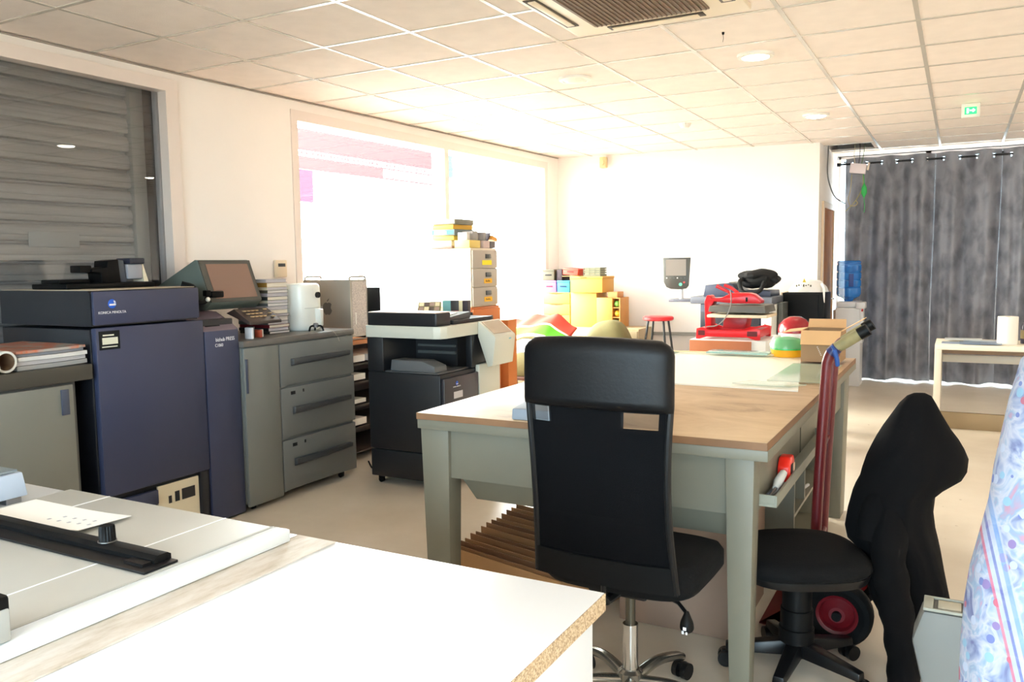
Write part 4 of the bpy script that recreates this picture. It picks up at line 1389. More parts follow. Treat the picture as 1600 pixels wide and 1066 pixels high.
obj('output_recess', b, mat('recess_dark', (36, 40, 52), .5), t)
for k in range(3):
    b = BM(); box(b, -2.39, -1.78, 8.605, 8.6195, .08 + k * .23, .30 + k * .23, .004)
    obj('paper_drawer', b, M_SLATE, t)
b = BM(); tube(b, [(-2.66, 8.80, 1.0985), (-2.66, 8.80, 1.24)], .022, 12)
obj('stalk', b, M_SIDE, t)
b = BM()
pts = [(-2.85, 1.28), (-2.82, 1.225), (-2.77, 1.205), (-2.655, 1.20), (-2.6, 1.21), (-2.575, 1.24), (-2.555, 1.545), (-2.86, 1.545)]
prism(b, pts, 'y', 8.77, 8.80, .006)
cp = obj('control_panel', b, mat('console_grey', (60, 60, 55), .42), t)
b = BM(); box(b, -2.825, -2.60, 8.7685, 8.7698, 1.35, 1.525)
obj('screen', b, mat('console_screen', (124, 117, 111), .3), cp)
for k in range(6):
    b = BM(); cyl(b, (-2.815 + k * .04, 8.77, 1.325), (-2.815 + k * .04, 8.767, 1.325), .007, n=10)
    obj('button', b, mat('button_pale', (210, 210, 205), .4) if k in (0, 3) else M_GREYD, cp)
b = BM(); cyl(b, (-2.66, 8.77, 1.255), (-2.66, 8.765, 1.255), .018, n=16)
obj('start_button', b, mat('start_green', (90, 190, 150), .4), cp)
b = BM(); cyl(b, (-2.62, 8.77, 1.278), (-2.62, 8.766, 1.278), .010, n=12)
obj('stop_button', b, mat('stop_red', (200, 60, 60), .4), cp)
# black coats thrown on top
b = BM()
M_COAT = mat('coat_black', (10, 10, 11), .85, bump=.3, bscale=25)
blob(b, (-1.86, 8.92, 1.300), (.20, .20, .085), 2.6, 30, 16, .28, 9, 3.1)
blob(b, (-1.87, 8.90, 1.35), (.19, .18, .06), 2.6, 28, 14, .3, 8, 8.4)
tube(b, spline([(-1.75, 8.85, 1.32), (-1.68, 8.8, 1.30), (-1.64, 8.80, 1.28)], 5), .025, 8)
tube(b, spline([(-2.0, 8.78, 1.31), (-2.0, 8.66, 1.28), (-1.96, 8.61, 1.19), (-1.86, 8.60, 1.165), (-1.78, 8.61, 1.2), (-1.76, 8.70, 1.28)], 5), .022, 8)
one('black_coat', b, M_COAT, 'black coat bundled on top of the slate blue copier', 'coat')
# grey board between copier and black cabinet
b = BM(); box(b, -1.645, -1.60, 8.85, 9.16, 0, 1.06, .003)
one('side_board', b, M_GREYD, 'dark grey board upright right of the copier', 'board')

# ================================================================ heat press on its cabinet
M_HRED = mat('press_red', (208, 26, 34), .32)
t = thing('brown_fronted_cabinet', 'white cabinet with an orange brown front carrying the red heat press', 'cabinet', (-1.62, 6.9, 0))
b = BM(); box(b, -1.925, -1.32, 6.62, 7.25, 0, .868, .004)
obj('body', b, M_SIDE, t)
b = BM(); box(b, -1.925, -1.43, 6.60, 6.6195, .10, .862, .002)
obj('front', b, mat('front_brown', (176, 104, 62), .5, var=.06), t)
t = thing('heat_press', 'red clamshell heat press with grey platen standing on the brown-fronted cabinet', 'heat press', (-1.62, 6.9, .8685))
Z = .869
b = BM()
prism(b, [(-1.89, Z), (-1.86, Z), (-1.80, Z + .02), (-1.47, Z + .02), (-1.41, Z), (-1.375, Z), (-1.37, Z + .085), (-1.42, Z + .095), (-1.50, Z + .075), (-1.78, Z + .075), (-1.84, Z + .095), (-1.885, Z + .085)], 'y', 6.66, 6.685, .004)
prism(b, [(-1.89, Z), (-1.86, Z), (-1.80, Z + .02), (-1.47, Z + .02), (-1.41, Z), (-1.375, Z), (-1.37, Z + .085), (-1.42, Z + .095), (-1.50, Z + .075), (-1.78, Z + .075), (-1.84, Z + .095), (-1.885, Z + .085)], 'y', 7.08, 7.105, .004)
box(b, -1.88, -1.82, 6.6855, 7.0795, Z + .02, Z + .085); box(b, -1.44, -1.38, 6.6855, 7.0795, Z + .02, Z + .08)
bs = obj('base_frame', b, M_HRED, t)
b = BM()
for (x0, x1) in ((-1.87, -1.815), (-1.475, -1.395)):
    box(b, x0, x1, 6.6585, 6.6598, Z + .03, Z + .07)
obj('frame_cutout', b, mat('cutout_dark', (90, 8, 14), .6), bs)
b = BM(); prism(b, [(-1.70, Z + .08), (-1.52, Z + .08), (-1.50, Z + .175), (-1.69, Z + .175)], 'y', 6.78, 6.98, .004)
obj('lower_pillar', b, mat('press_darkred', (150, 16, 24), .4), t)
b = BM(); box(b, -1.80, -1.32, 6.66, 7.06, Z + .176, Z + .20, .006)
obj('lower_platen', b, mat('platen_cream', (222, 204, 176), .6), t)
b = BM(); hexa(b, [(-1.79, 6.66, Z + .222), (-1.33, 6.66, Z + .215), (-1.33, 7.06, Z + .215), (-1.79, 7.06, Z + .222), (-1.78, 6.67, Z + .27), (-1.345, 6.67, Z + .275), (-1.345, 7.05, Z + .275), (-1.78, 7.05, Z + .27)], .006)
obj('upper_platen', b, mat('platen_grey', (92, 90, 84), .5), t)
b = BM()
prism(b, [(-1.85, Z + .08), (-1.80, Z + .08), (-1.80, Z + .26), (-1.78, Z + .30), (-1.62, Z + .285), (-1.40, Z + .285), (-1.40, Z + .31), (-1.46, Z + .36), (-1.50, Z + .37), (-1.64, Z + .37), (-1.72, Z + .33), (-1.80, Z + .325), (-1.815, Z + .35), (-1.84, Z + .35), (-1.86, Z + .30)], 'y', 6.80, 6.94, .006)
ar = obj('arm', b, M_HRED, t)
b = BM(); prism(b, [(-1.52, Z + .30), (-1.505, Z + .30), (-1.505, Z + .335), (-1.52, Z + .335)], 'y', 6.796, 6.7995)
obj('arm_slot', b, M_DARK, ar)
b = BM(); tube(b, [(-1.62, 6.82, Z + .345), (-1.66, 6.80, Z + .38), (-1.755, 6.78, Z + .43)], [.014, .012, .016], 10); tube(b, [(-1.59, 6.90, Z + .355), (-1.66, 6.9, Z + .41), (-1.72, 6.9, Z + .432)], .013, 10)
obj('lever', b, M_HRED, t)
b = BM(); tube(b, spline([(-1.62, 6.70, Z + .40), (-1.60, 6.64, Z + .30), (-1.63, 6.635, Z + .2), (-1.70, 6.635, Z + .12), (-1.80, 6.65, Z + .10)], 8), .0045, 6)
obj('cord', b, mat('cord_grey', (130, 126, 122), .5), t)

# ================================================================ black cabinet with bag, red lid, cooler
t = thing('black_fridge', 'black cabinet with a white edge under a plastic bag, beside the wooden door', 'cabinet', (-1.47, 9.36, 0))
b = BM(); box(b, -1.67, -1.24, 9.22, 9.70, .02, 1.15, .004)
obj('body', b, M_BLACK, t)
b = BM(); box(b, -1.685, -1.671, 9.215, 9.70, .02, 1.155)
obj('side_edge', b, mat('edge_tan', (222, 200, 168), .6), t)
b = BM(); box(b, -1.665, -1.30, 9.205, 9.2195, .05, 1.14, .003)
obj('door', b, M_BLACK, t)
M_BAG = mat('plastic_bag', (236, 234, 230), .35, bump=.3, bscale=20)
t = thing('plastic_bag', 'crumpled white plastic bag with small print on the black cabinet', 'plastic bag', (-1.46, 9.4, 1.155))
b = BM(); blob(b, (-1.44, 9.42, 1.156), (.19, .16, .13), 2.2, 30, 18, .22, 9, 4.4, flat=0)
bg_ = obj('bag_body', b, M_BAG, t)
b = BM(); prism(b, [(-1.285, 1.25), (-1.262, 1.20), (-1.25, 1.09), (-1.243, 1.05), (-1.236, 1.05), (-1.235, 1.2), (-1.26, 1.26)], 'y', 9.195, 9.20, .001)
obj('hanging_corner', b, M_BAG, t)
b = BM()
for i in range(7):
    x = -1.54 + i * .024
    box(b, x, x + .014, 9.262 - .002, 9.262, 1.215 + .008 * (i % 3), 1.235 + .006 * (i % 2))
obj('bag_print', b, mat('bag_ink', (70, 70, 50), .6), bg_)
b = BM(); prism(b, [(-1.478, 1.262), (-1.44, 1.262), (-1.459, 1.305)], 'y', 9.28, 9.2812)
obj('bag_mark', b, mat('bag_yellow', (200, 176, 40), .6), bg_)
# red translucent lid behind the carton
t = thing('storage_stool', 'red domed plastic lid on a white tub, left of the black cabinet', 'tub', (-1.27, 7.62, 0))
b = BM(); lathe(b, [(0, .0), (.12, .0), (.14, .86), (0, .86)], (-1.27, 7.62, 0), 28)
obj('tub', b, M_SIDE, t)
b = BM(); lathe(b, [(.145, .861), (.145, .885), (.135, .93), (.10, .975), (.05, 1.002), (0, 1.006)], (-1.27, 7.62, 0), 28)
obj('dome_lid', b, mat('lid_red', (140, 16, 28), .25), t)
# green lidded yellow tub at the end of the workbench
t = thing('sorting_tub', 'yellow tub with a green and clear domed lid behind the open carton', 'tub', (-.90, 5.15, .9235))
b = BM(); lathe(b, [(0, .9236), (.088, .9236), (.097, .966), (.0, .966)], (-.90, 5.15, 0), 32)
obj('tub', b, mat('tub_yellow', (242, 176, 28), .45), t)
b = BM(); lathe(b, [(.099, .9665), (.099, .978), (.092, 1.0), (.07, 1.03), (.03, 1.04), (0, 1.041)], (-.90, 5.15, 0), 32)
obj('lid', b, mat('lid_green', (40, 186, 90), .35), t)
b = BM(); lathe(b, [(.106, .975), (.104, 1.005), (.085, 1.045), (.04, 1.058)], (-.90, 5.15, 0), 32)
obj('clear_hood', b, mat_mix_clear('clear_plastic', (200, 204, 204), .75, .1), t, recalc=False)
# water cooler
t = thing('water_cooler', 'white water cooler with a blue bottle in front of the grey curtain', 'water cooler', (-1.15, 10.58, 0))
M_COOL = mat('cooler_white', (214, 214, 216), .4)
b = BM(); box(b, -1.285, -1.0, 10.44, 10.74, .0, .93, .012); box(b, -1.275, -1.01, 10.46, 10.74, .93, 1.005, .02)
obj('body', b, M_COOL, t)
b = BM(); box(b, -1.06, -.955, 10.42, 10.60, .92, 1.0, .012); box(b, -1.02, -.975, 10.44, 10.58, .52, .92, .006)
obj('tap_head', b, M_COOL, t)
b = BM(); cyl(b, (-.985, 10.43, .915), (-.985, 10.40, .90), .010, n=10)
obj('tap', b, mat('tap_red', (200, 30, 40), .4), t)
b = BM(); box(b, -1.315, -1.286, 10.50, 10.62, .78, .90, .006)
obj('cup_holder', b, mat('cup_holder', (206, 190, 176), .5), t)
b = BM()
prof = [(.0, 1.006), (.045, 1.006), (.06, 1.03), (.12, 1.06), (.135, 1.09)]
for k in range(4):
    z = 1.10 + k * .09
    prof += [(.137, z), (.137, z + .06), (.129, z + .07), (.129, z + .078)]
prof += [(.135, 1.47), (.12, 1.485), (0, 1.487)]
lathe(b, prof, (-1.155, 10.58, 0), 32)
bt = obj('bottle', b, mat_mix_clear('bottle_blue', (34, 120, 204), .22, .12), t)
b = BM(); box(b, -1.14, -1.09, 10.437, 10.4395, 1.18, 1.33, .001)
obj('bottle_label', b, mat('label_navy', (30, 60, 130), .5), bt)

# ================================================================ curtain wall
def curtain_mat():
    m = bpy.data.materials.new('curtain_grey')
    m.use_nodes = True
    nt = m.node_tree
    bb = nt.nodes['Principled BSDF']
    bb.inputs['Roughness'].default_value = .75
    tc = nt.nodes.new('ShaderNodeTexCoord')
    mp = nt.nodes.new('ShaderNodeMapping')
    mp.inputs['Scale'].default_value = (1.6, 0, .8)
    n1 = nt.nodes.new('ShaderNodeTexNoise')
    n1.inputs['Scale'].default_value = 7
    n1.inputs['Detail'].default_value = 6
    n1.inputs['Distortion'].default_value = .4
    n2 = nt.nodes.new('ShaderNodeTexVoronoi')
    n2.inputs['Scale'].default_value = 6
    mx = nt.nodes.new('ShaderNodeMix')
    mx.data_type = 'FLOAT'
    mx.inputs[0].default_value = .35
    r = nt.nodes.new('ShaderNodeValToRGB')
    r.color_ramp.elements[0].position = .34
    r.color_ramp.elements[0].color = lin((106, 108, 118))
    r.color_ramp.elements[1].position = .62
    r.color_ramp.elements[1].color = lin((146, 148, 158))
    nt.links.new(tc.outputs['Object'], mp.inputs['Vector'])
    nt.links.new(mp.outputs[0], n1.inputs['Vector'])
    nt.links.new(mp.outputs[0], n2.inputs['Vector'])
    nt.links.new(n1.outputs['Fac'], mx.inputs[2])
    nt.links.new(n2.outputs['Distance'], mx.inputs[3])
    nt.links.new(mx.outputs[0], r.inputs['Fac'])
    nt.links.new(r.outputs['Color'], bb.inputs['Base Color'])
    return m
M_CUR = curtain_mat()
YC = 11.05
def curtain(x0, x1, label, seed=1.0, zb=.025):
    t = thing('curtain', label, 'curtain', ((x0 + x1) / 2, YC, zb), 0, 'grey eyelet curtains on the far wall')
    n = max(2, round((x1 - x0) / .31))
    per = (x1 - x0) / n
    def fn(u, v):
        x = x0 + (x1 - x0) * u
        ph = 2 * pi * (x - x0) / per
        damp = 1 - .45 * v
        z = 2.735 - (2.735 - zb) * v
        w = noise.noise(Vector((x * 2.2, z * .5, seed)))
        w2 = noise.noise(Vector((x * 6, z * 1.3, seed + 4)))
        g = .75 + .5 * noise.noise(Vector((x * 3.1, seed, 0)))
        y = YC + .070 * g * cos(ph + 1.3 * w * v) + .032 * cos(ph * 2 + seed + 2 * w) * min(1, v * 4) + .03 * w * v + .014 * w2 * v
        xx = x + .028 * sin(ph * 1.0) * v * .8 + .05 * w * v
        zz = z + (.012 * sin(ph * .5 + seed) if v > .97 else 0)
        return (xx, y, zz)
    eye = [x0 + per * (k + .25 + (.5 * j)) for k in range(n) for j in (0, 1)]
    nu, nv = n * 40, 110
    def skip(u, v):
        x = x0 + (x1 - x0) * u
        z = 2.735 - (2.735 - zb) * v
        if v > .05:
            return False
        return any((x - e) ** 2 + (z - 2.665) ** 2 < .020 ** 2 for e in eye)
    b = BM()
    sheet(b, fn, nu, nv, 0, skip=skip)
    cl_ = obj('cloth', b, M_CUR, t, recalc=False, sharp=180)
    for e in eye:
        b = BM()
        p = Vector(fn((e - x0) / (x1 - x0), (2.735 - 2.665) / (2.735 - zb)))
        s = fn((e - x0 + .003) / (x1 - x0), .026)
        d = (Vector(s) - p); d.z = 0; d.normalize()
        tube(b, [p + d * cos(a) * .024 + Vector((0, 0, sin(a) * .024)) for a in [2 * pi * k / 18 for k in range(18)]], .0045, 6, closed=True)
        obj('eyelet', b, mat('eyelet_metal', (120, 120, 124), .3, metal=.8), cl_)
curtain(-1.28, -.2903, 'grey curtain panel at the left end, behind the water cooler')
curtain(-.29, .3897, 'grey curtain panel in the middle, behind the white desk legs')
curtain(.39, 1.4097, 'grey curtain panel at the right edge of the photo')
curtain(1.41, 2.6, 'grey curtain panel out of the frame on the right')
t = thing('curtain_rod', 'black curtain rod carrying the grey curtains', 'curtain rod', (.7, YC, 2.66))
b = BM(); cyl(b, (-1.33, YC, 2.665), (2.7, YC, 2.665), .012, n=12)
obj('rod', b, M_BLACKSAT, t)
b = BM(); cyl(b, (-1.375, YC, 2.665), (-1.331, YC, 2.665), .022, n=14)
obj('finial', b, M_BLACKSAT, t)
for x in (-1.29, .39, 2.66):
    b = BM(); box(b, x - .01, x + .01, YC, 11.355, 2.683, 2.70)
    obj('bracket', b, M_BLACKSAT, t)
# hanging junction box and cables under the open ceiling panel
t = thing('junction_box', 'white junction box dangling on cables below the open ceiling panel', 'junction box', (-1.06, 10.29, 2.46))
M = Matrix.Translation((-1.055, 10.29, 2.53)) @ Matrix.Rotation(radians(8), 4, 'Y')
b = BM(); box(b, -.085, .085, -.03, .03, -.055, .055, .006, M=M)
obj('box_body', b, mat('jbox_white', (226, 214, 218), .45), t)
b = BM(); box(b, .095, .115, -.02, .02, -.01, .075, .004, M=M)
obj('clip', b, mat('clip_cream', (222, 206, 190), .5), t)
for k, (pts, c) in enumerate((
    ([(-1.09, 10.3, 2.585), (-1.10, 10.3, 2.7), (-1.08, 10.3, 2.95)], (206, 190, 160)),
    ([(-1.05, 10.3, 2.585), (-1.04, 10.31, 2.72), (-1.05, 10.31, 2.95)], (60, 56, 52)),
    ([(-1.02, 10.3, 2.58), (-1.0, 10.31, 2.7), (-.98, 10.32, 2.95)], (90, 120, 70)),
    ([(-1.12, 10.29, 2.47), (-1.13, 10.29, 2.3), (-1.15, 10.28, 2.2), (-1.13, 10.28, 2.12), (-1.08, 10.28, 2.11), (-1.05, 10.28, 2.14), (-1.07, 10.28, 2.17)], (176, 160, 116)),
    ([(-1.0, 10.29, 2.46), (-1.0, 10.28, 2.33), (-1.04, 10.27, 2.22), (-1.1, 10.27, 2.13), (-1.18, 10.27, 2.05)], (160, 156, 96)))):
    b = BM(); tube(b, spline(pts, 8), .0042, 6)
    obj('hanging_cord', b, mat('cable_%d' % k, c, .5), t)
b = BM(); lathe(b, [(0, -.085), (.012, -.06), (.032, -.02), (.028, .04), (.008, .085), (0, .09)], (-.985, 10.28, 2.27), 14)
obj('green_connector', b, mat('connector_green', (46, 170, 84), .5), t)
b = BM(); tube(b, spline([(-.995, 10.285, 2.46), (-.985, 10.28, 2.37), (-.985, 10.28, 2.34)], 4), .004, 6); tube(b, spline([(-.985, 10.28, 2.19), (-.975, 10.28, 2.1), (-.98, 10.28, 2.03)], 4), .004, 6)
obj('green_wire', b, mat('connector_green', (46, 170, 84), .5), t)
b = BM(); tube(b, spline([(-1.37, 10.25, 2.95), (-1.375, 10.25, 2.72), (-1.38, 10.27, 2.5), (-1.35, 10.3, 2.34), (-1.30, 10.4, 2.22), (-1.22, 10.6, 2.16)], 8), .007, 8)
one('hanging_cable', b, mat('cable_grey_dark', (92, 92, 90), .5), 'loose grey cable looping down from the open ceiling panel', 'cable')

# ================================================================ white desk at the right
t = thing('white_desk', 'white desk with a low brown footboard in front of the grey curtain', 'desk', (.4, 8.35, 0))
M_DESK = mat('desk_white', (232, 222, 204), .45)
b = BM(); box(b, -.17, 1.05, 8.12, 8.75, .70, .745, .003)
obj('top', b, M_DESK, t)
for x0 in (-.17, .995):
    b = BM(); box(b, x0, x0 + .055, 8.12, 8.75, 0, .6995, .003)
    obj('leg_panel', b, M_DESK, t)
b = BM(); box(b, -.1145, .9945, 8.70, 8.73, .53, .6, .002)
obj('rear_rail', b, M_DESK, t)
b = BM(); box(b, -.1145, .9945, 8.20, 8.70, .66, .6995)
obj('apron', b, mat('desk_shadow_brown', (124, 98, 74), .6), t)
b = BM(); box(b, -.1145, .9945, 8.16, 8.20, .0, .145, .003)
obj('footboard', b, mat('footboard_brown', (150, 128, 96), .6), t)
pos = [(-.12, 8.2, .30, .21, (150, 164, 186), 'blue grey brochure at the left end of the white desk'), (.05, 8.38, .3, .21, (196, 206, 216), 'pale blue brochure overlapping in the middle of the white desk'), (.02, 8.16, .32, .2, (120, 136, 160), 'slate blue brochure at the front edge of the white desk'), (-.1, 8.45, .3, .2, (206, 212, 214), 'white brochure at the back left of the desk')]
for i, (x, y, w, d, c, lb) in enumerate(pos):
    b = BM(); box(b, x, x + w, y, y + d, .7455 + .0045 * i, .7495 + .0045 * i)
    one('brochure', b, mat('brochure_%d' % i, c, .35), lb, 'brochure', group='brochures on the white desk')
t = thing('paper_towel_roll', 'white paper towel roll standing on the white desk', 'paper towel', (.38, 8.34, .7455))
b = BM(); lathe(b, [(.022, .0), (.078, .0), (.079, .01), (.079, .235), (.077, .242), (.022, .242), (.022, 0)], (.385, 8.34, .7455), 32)
obj('paper', b, mat('towel_white', (238, 232, 222), .85, bump=.1, bscale=60), t)
b = BM(); lathe(b, [(.018, .001), (.0215, .001), (.0215, .2415), (.018, .2415), (.018, .001)], (.385, 8.34, .7455), 20)
obj('tube_core', b, M_CARD, t)
t = thing('spray_bottle', 'dark bottle with a violet cap beside the paper towel roll', 'bottle', (.535, 8.45, .7455))
b = BM(); lathe(b, [(0, 0), (.045, 0), (.047, .01), (.047, .15), (.03, .19), (.016, .205), (.016, .22), (0, .22)], (.535, 8.45, .7455), 20)
bb = obj('bottle_body', b, mat('bottle_dark', (60, 58, 74), .25), t)
b = BM(); lathe(b, [(.0475, .045), (.048, .045), (.048, .12), (.0475, .12), (.0475, .045)], (.535, 8.45, .7455), 20)
obj('bottle_label', b, mat('bottle_label_tan', (150, 130, 90), .5), bb)
b = BM(); lathe(b, [(0, .2205), (.02, .2205), (.02, .25), (.016, .265), (0, .265)], (.535, 8.45, .7455), 16)
obj('cap', b, mat('cap_violet', (84, 70, 190), .4), t)
# ================================================================ workbench
M_BENCH = mat('bench_paint', (117, 114, 100), .5, var=.04, vscale=6, bump=.05, bscale=40)
M_BENCHTOP = ramp_mat('bench_top_wood', 'Object', t_noise(2.2, 9, .62, .6), [(.28, (140, 112, 82)), (.45, (182, 153, 118)), (.72, (204, 177, 142))], .42, scale=(1.2, 2.2, 1))
t = thing('workbench', 'big grey-green workbench with a worn wooden top in the middle of the room', 'workbench', (-1.2, 3.95, 0))
b = BM(); box(b, -1.888, -.527, 2.682, 5.248, .889, .915, .001)
obj('wooden_top', b, M_BENCHTOP, t)
b = BM()
for q in ((-1.89, -.525, 2.679, 2.6818), (-1.89, -.525, 5.2482, 5.251), (-1.8908, -1.8882, 2.682, 5.248), (-.5268, -.5242, 2.682, 5.248)):
    box(b, q[0], q[1], q[2], q[3], .8895, .9145)
obj('wooden_edge', b, mat('edge_brown', (128, 92, 62), .6, var=.1, vscale=8), t)
b = BM(); box(b, -1.888, -.523, 2.682, 5.248, .852, .8885, .002)
obj('top_frame', b, M_BENCH, t)
b = BM()
box(b, -1.88, -.575, 2.72, 2.745, .655, .8515); box(b, -1.88, -.575, 5.185, 5.21, .655, .8515)
box(b, -1.88, -1.855, 2.7455, 5.1845, .655, .8515); box(b, -.60, -.575, 2.7455, 5.1845, .655, .8515)
obj('apron', b, M_BENCH, t)
b = BM()
for y in (3.62, 4.40):
    box(b, -.5748, -.573, y, y + .018, .68, .85)
obj('apron_joint', b, mat('joint_dark', (70, 72, 64), .7), t)
def leg(x0, x1, y0, y1, tx=0.0):
    b = BM(); hexa(b, [(x0 + .02, y0 + .01, 0), (x1 - .01, y0 + .01, 0), (x1 - .01, y1 - .02, 0), (x0 + .02, y1 - .02, 0), (x0, y0, .8515), (x1, y0, .8515), (x1, y1, .8515), (x0, y1, .8515)], .002)
    obj('leg', b, M_BENCH, t)
leg(-1.885, -1.755, 2.70, 2.80)
leg(-.665, -.570, 2.70, 2.80)
leg(-1.885, -1.755, 5.11, 5.215)
leg(-.655, -.555, 5.00, 5.215)
b = BM(); hexa(b, [(-1.69, 2.80, .555), (-.67, 2.80, .555), (-.67, 3.7, .555), (-1.69, 3.7, .555), (-1.735, 2.755, .6545), (-.665, 2.755, .6545), (-.665, 3.7, .6545), (-1.735, 3.7, .6545)], .004)
obj('hopper_drawer', b, M_BENCH, t)
# tool tray along the right side, peg rail on the left
b = BM()
box(b, -.5745, -.515, 2.80, 4.05, .672, .682); box(b, -.522, -.514, 2.80, 4.05, .6825, .712); box(b, -.5745, -.5225, 2.80, 2.808, .6825, .712); box(b, -.5745, -.5225, 4.042, 4.05, .6825, .712)
obj('tool_tray', b, mat('tray_paint', (136, 138, 126), .5), t)
b = BM(); box(b, -1.91, -1.8855, 2.76, 4.6, .69, .72, .002)
obj('side_rail', b, M_BENCH, t)
# pedestal with open compartments under the right side
b = BM()
box(b, -1.1, -.61, 3.72, 3.74, .12, .652); box(b, -1.1, -.61, 4.58, 4.60, .12, .652); box(b, -1.1, -1.08, 3.7405, 4.5795, .12, .652); box(b, -1.0795, -.61, 3.7405, 4.5795, .12, .14)
box(b, -1.0795, -.61, 3.7405, 4.5795, .36, .375); box(b, -1.0795, -.61, 4.0, 4.015, .3755, .652)
obj('pedestal', b, M_BENCH, t)
# things under and on the bench
G = 'tools in the tray on the right side of the workbench'
t = thing('tape_measure', 'red tape measure standing in the tool tray of the workbench', 'tape measure', (-.545, 3.15, .6825), 0, G)
b = BM(); prism(b, [(3.10, .683), (3.20, .683), (3.215, .70), (3.21, .755), (3.19, .772), (3.13, .772), (3.10, .74)], 'x', -.571, -.527, .008)
c = obj('case', b, mat('tape_red', (226, 40, 26), .3), t)
b = BM(); prism(b, [(3.125, .71), (3.165, .71), (3.17, .745), (3.13, .745)], 'x', -.5269, -.525, .001)
obj('grip', b, M_BLACK, c)
b = BM(); box(b, -.5265, -.5245, 3.18, 3.205, .695, .74, .002)
obj('hook', b, mat('tape_hook', (220, 190, 160), .4), c)
t = thing('utility_knife', 'white handled cutter lying in the tool tray in front of the tape measure', 'knife', (-.54, 2.96, .6825), 0, G)
b = BM(); tube(b, [(-.548, 2.95, .697), (-.546, 2.99, .712), (-.543, 3.07, .725)], [.010, .017, .014], 12)
obj('handle', b, mat('knife_white', (206, 208, 206), .35), t)
b = BM(); tube(b, [(-.55, 2.86, .69), (-.548, 2.949, .697)], [.003, .007], 8)
obj('blade', b, M_STEEL, t)
for i, (c, lb, y) in enumerate((((60, 70, 96), 'dark blue pen at the near end of the tool tray', 2.83), ((176, 180, 184), 'silver pen at the near end of the tool tray', 2.845), ((52, 52, 58), 'black marker in the tool tray beside the pens', 2.86))):
    b = BM(); tube(b, [(-.566 + .013 * i, y, .6885), (-.558 + .013 * i, y + .135, .6885)], [.0055, .0055], 10)
    one('pen', b, mat('pen_%d' % i, c, .3), lb, 'pen', group=G)
for i, (p, q, c, lb) in enumerate((((-.66, 4.08, .40), (-.64, 4.3, .56), (40, 44, 52), 'dark tool handle leaning in the pedestal compartment'), ((-.65, 4.1, .385), (-.63, 4.24, .385), (170, 172, 176), 'steel ruler end in the pedestal compartment'))):
    b = BM(); tube(b, [p, q], .014 if i == 0 else .008, 10)
    one('hand_tool', b, mat('tool_%d' % i, c, .4), lb, 'tool')
b = BM(); box(b, -.80, -.63, 4.66, 4.95, .001, .55, .006)
one('black_case', b, M_BLACK, 'black case standing under the workbench between pedestal and far leg', 'case')
# large carton and box of cardboard sheets underneath
b = BM(); box(b, -1.22, -.73, 3.17, 3.70, .001, .52, .004)
one('carton', b, mat('carton_pink_brown', (152, 128, 112), .85, var=.04), 'large pinkish brown carton under the workbench, behind the office chair', 'carton')
t = thing('open_box', 'shallow open cardboard box of upright sheets under the left of the workbench', 'box', (-1.65, 3.3, 0), radians(-14))
b = BM()
hx, hy = .33, .26
box(b, -hx, hx, -hy, hy, .001, .008); box(b, -hx, hx, -hy, -hy + .006, .0085, .20); box(b, -hx, hx, hy - .006, hy, .0085, .20); box(b, -hx, -hx + .006, -hy + .0065, hy - .0065, .0085, .20); box(b, hx - .006, hx, -hy + .0065, hy - .0065, .0085, .20)
obj('walls', b, M_CARD, t, local=True)
sheet0 = None
for i in range(13):
    b = BM()
    y = -hy + .02 + i * .036
    h = .20 + i * .008 + random.uniform(-.006, .006)
    c_, s_ = cos(radians(-14)), sin(radians(-14))
    M = Matrix.Translation((-1.65, 3.3, 0)) @ Matrix.Rotation(radians(-14), 4, 'Z') @ Matrix.Translation((0, y, .010))
    hexa(b, [(-hx + .012, 0, 0), (hx - .012, 0, 0), (hx - .012, .005, 0), (-hx + .012, .005, 0), (-hx + .012, -.022 + .012, h), (hx - .012, -.022 + .012, h), (hx - .012, -.017 + .012, h), (-hx + .012, -.017 + .012, h)], M=M)
    one('cardboard_sheet', b, mat('sheet_card_%d' % (i % 3), [(140, 100, 66), (120, 84, 56), (156, 114, 76)][i % 3], .9), 'brown cardboard sheet standing in the open box under the workbench', 'cardboard', group='cardboard sheets in the open box')
# grey device on the bench, behind the chair
t = thing('desk_calculator', 'blue grey desk device on the workbench, half hidden by the chair back', 'calculator', (-1.35, 2.84, .9155))
b = BM(); prism(b, [(2.70, .9158), (2.98, .9158), (2.98, .985), (2.96, .99), (2.705, .958)], 'x', -1.47, -1.2, .006)
c = obj('case', b, mat('device_bluegrey', (140, 148, 158), .45), t)
b = BM(); box(b, -1.4705, -1.4695, 2.71, 2.97, .935, .938)
obj('seam', b, M_GREYD, c)
# big white board, glass plates, ruler on the far half
b = BM(); hexa(b, [(-1.70, 3.82, .9156), (-.615, 3.80, .9156), (-.83, 5.22, .9156), (-1.74, 5.22, .9156), (-1.70, 3.82, .923), (-.615, 3.80, .923), (-.83, 5.22, .923), (-1.74, 5.22, .923)])
one('white_board', b, mat('board_white', (242, 240, 230), .35), 'big white board covering the far half of the workbench', 'board')
M_GLASSP = mat_mix_clear('glass_plate', (186, 214, 200), .62, .05)
G = 'glass plates lying on the workbench'
def gplate(pts, z, label, th=.004):
    b = BM(); hexa(b, [(x, y, z) for x, y in pts] + [(x, y, z + th) for x, y in pts])
    one('glass_plate', b, M_GLASSP, label, 'glass plate', group=G)
gplate([(-.80, 4.05), (-.545, 4.05), (-.545, 4.78), (-.80, 4.78)], .9236, 'long glass plate along the right edge of the workbench')
gplate([(-.92, 3.86), (-.66, 3.83), (-.60, 3.93), (-.86, 3.98)], .9285, 'small glass plate at the near corner of the white board')
gplate([(-1.80, 4.9), (-1.56, 4.9), (-1.56, 5.18), (-1.80, 5.18)], .9236, 'glass plate at the far left of the bench beside the chair top')
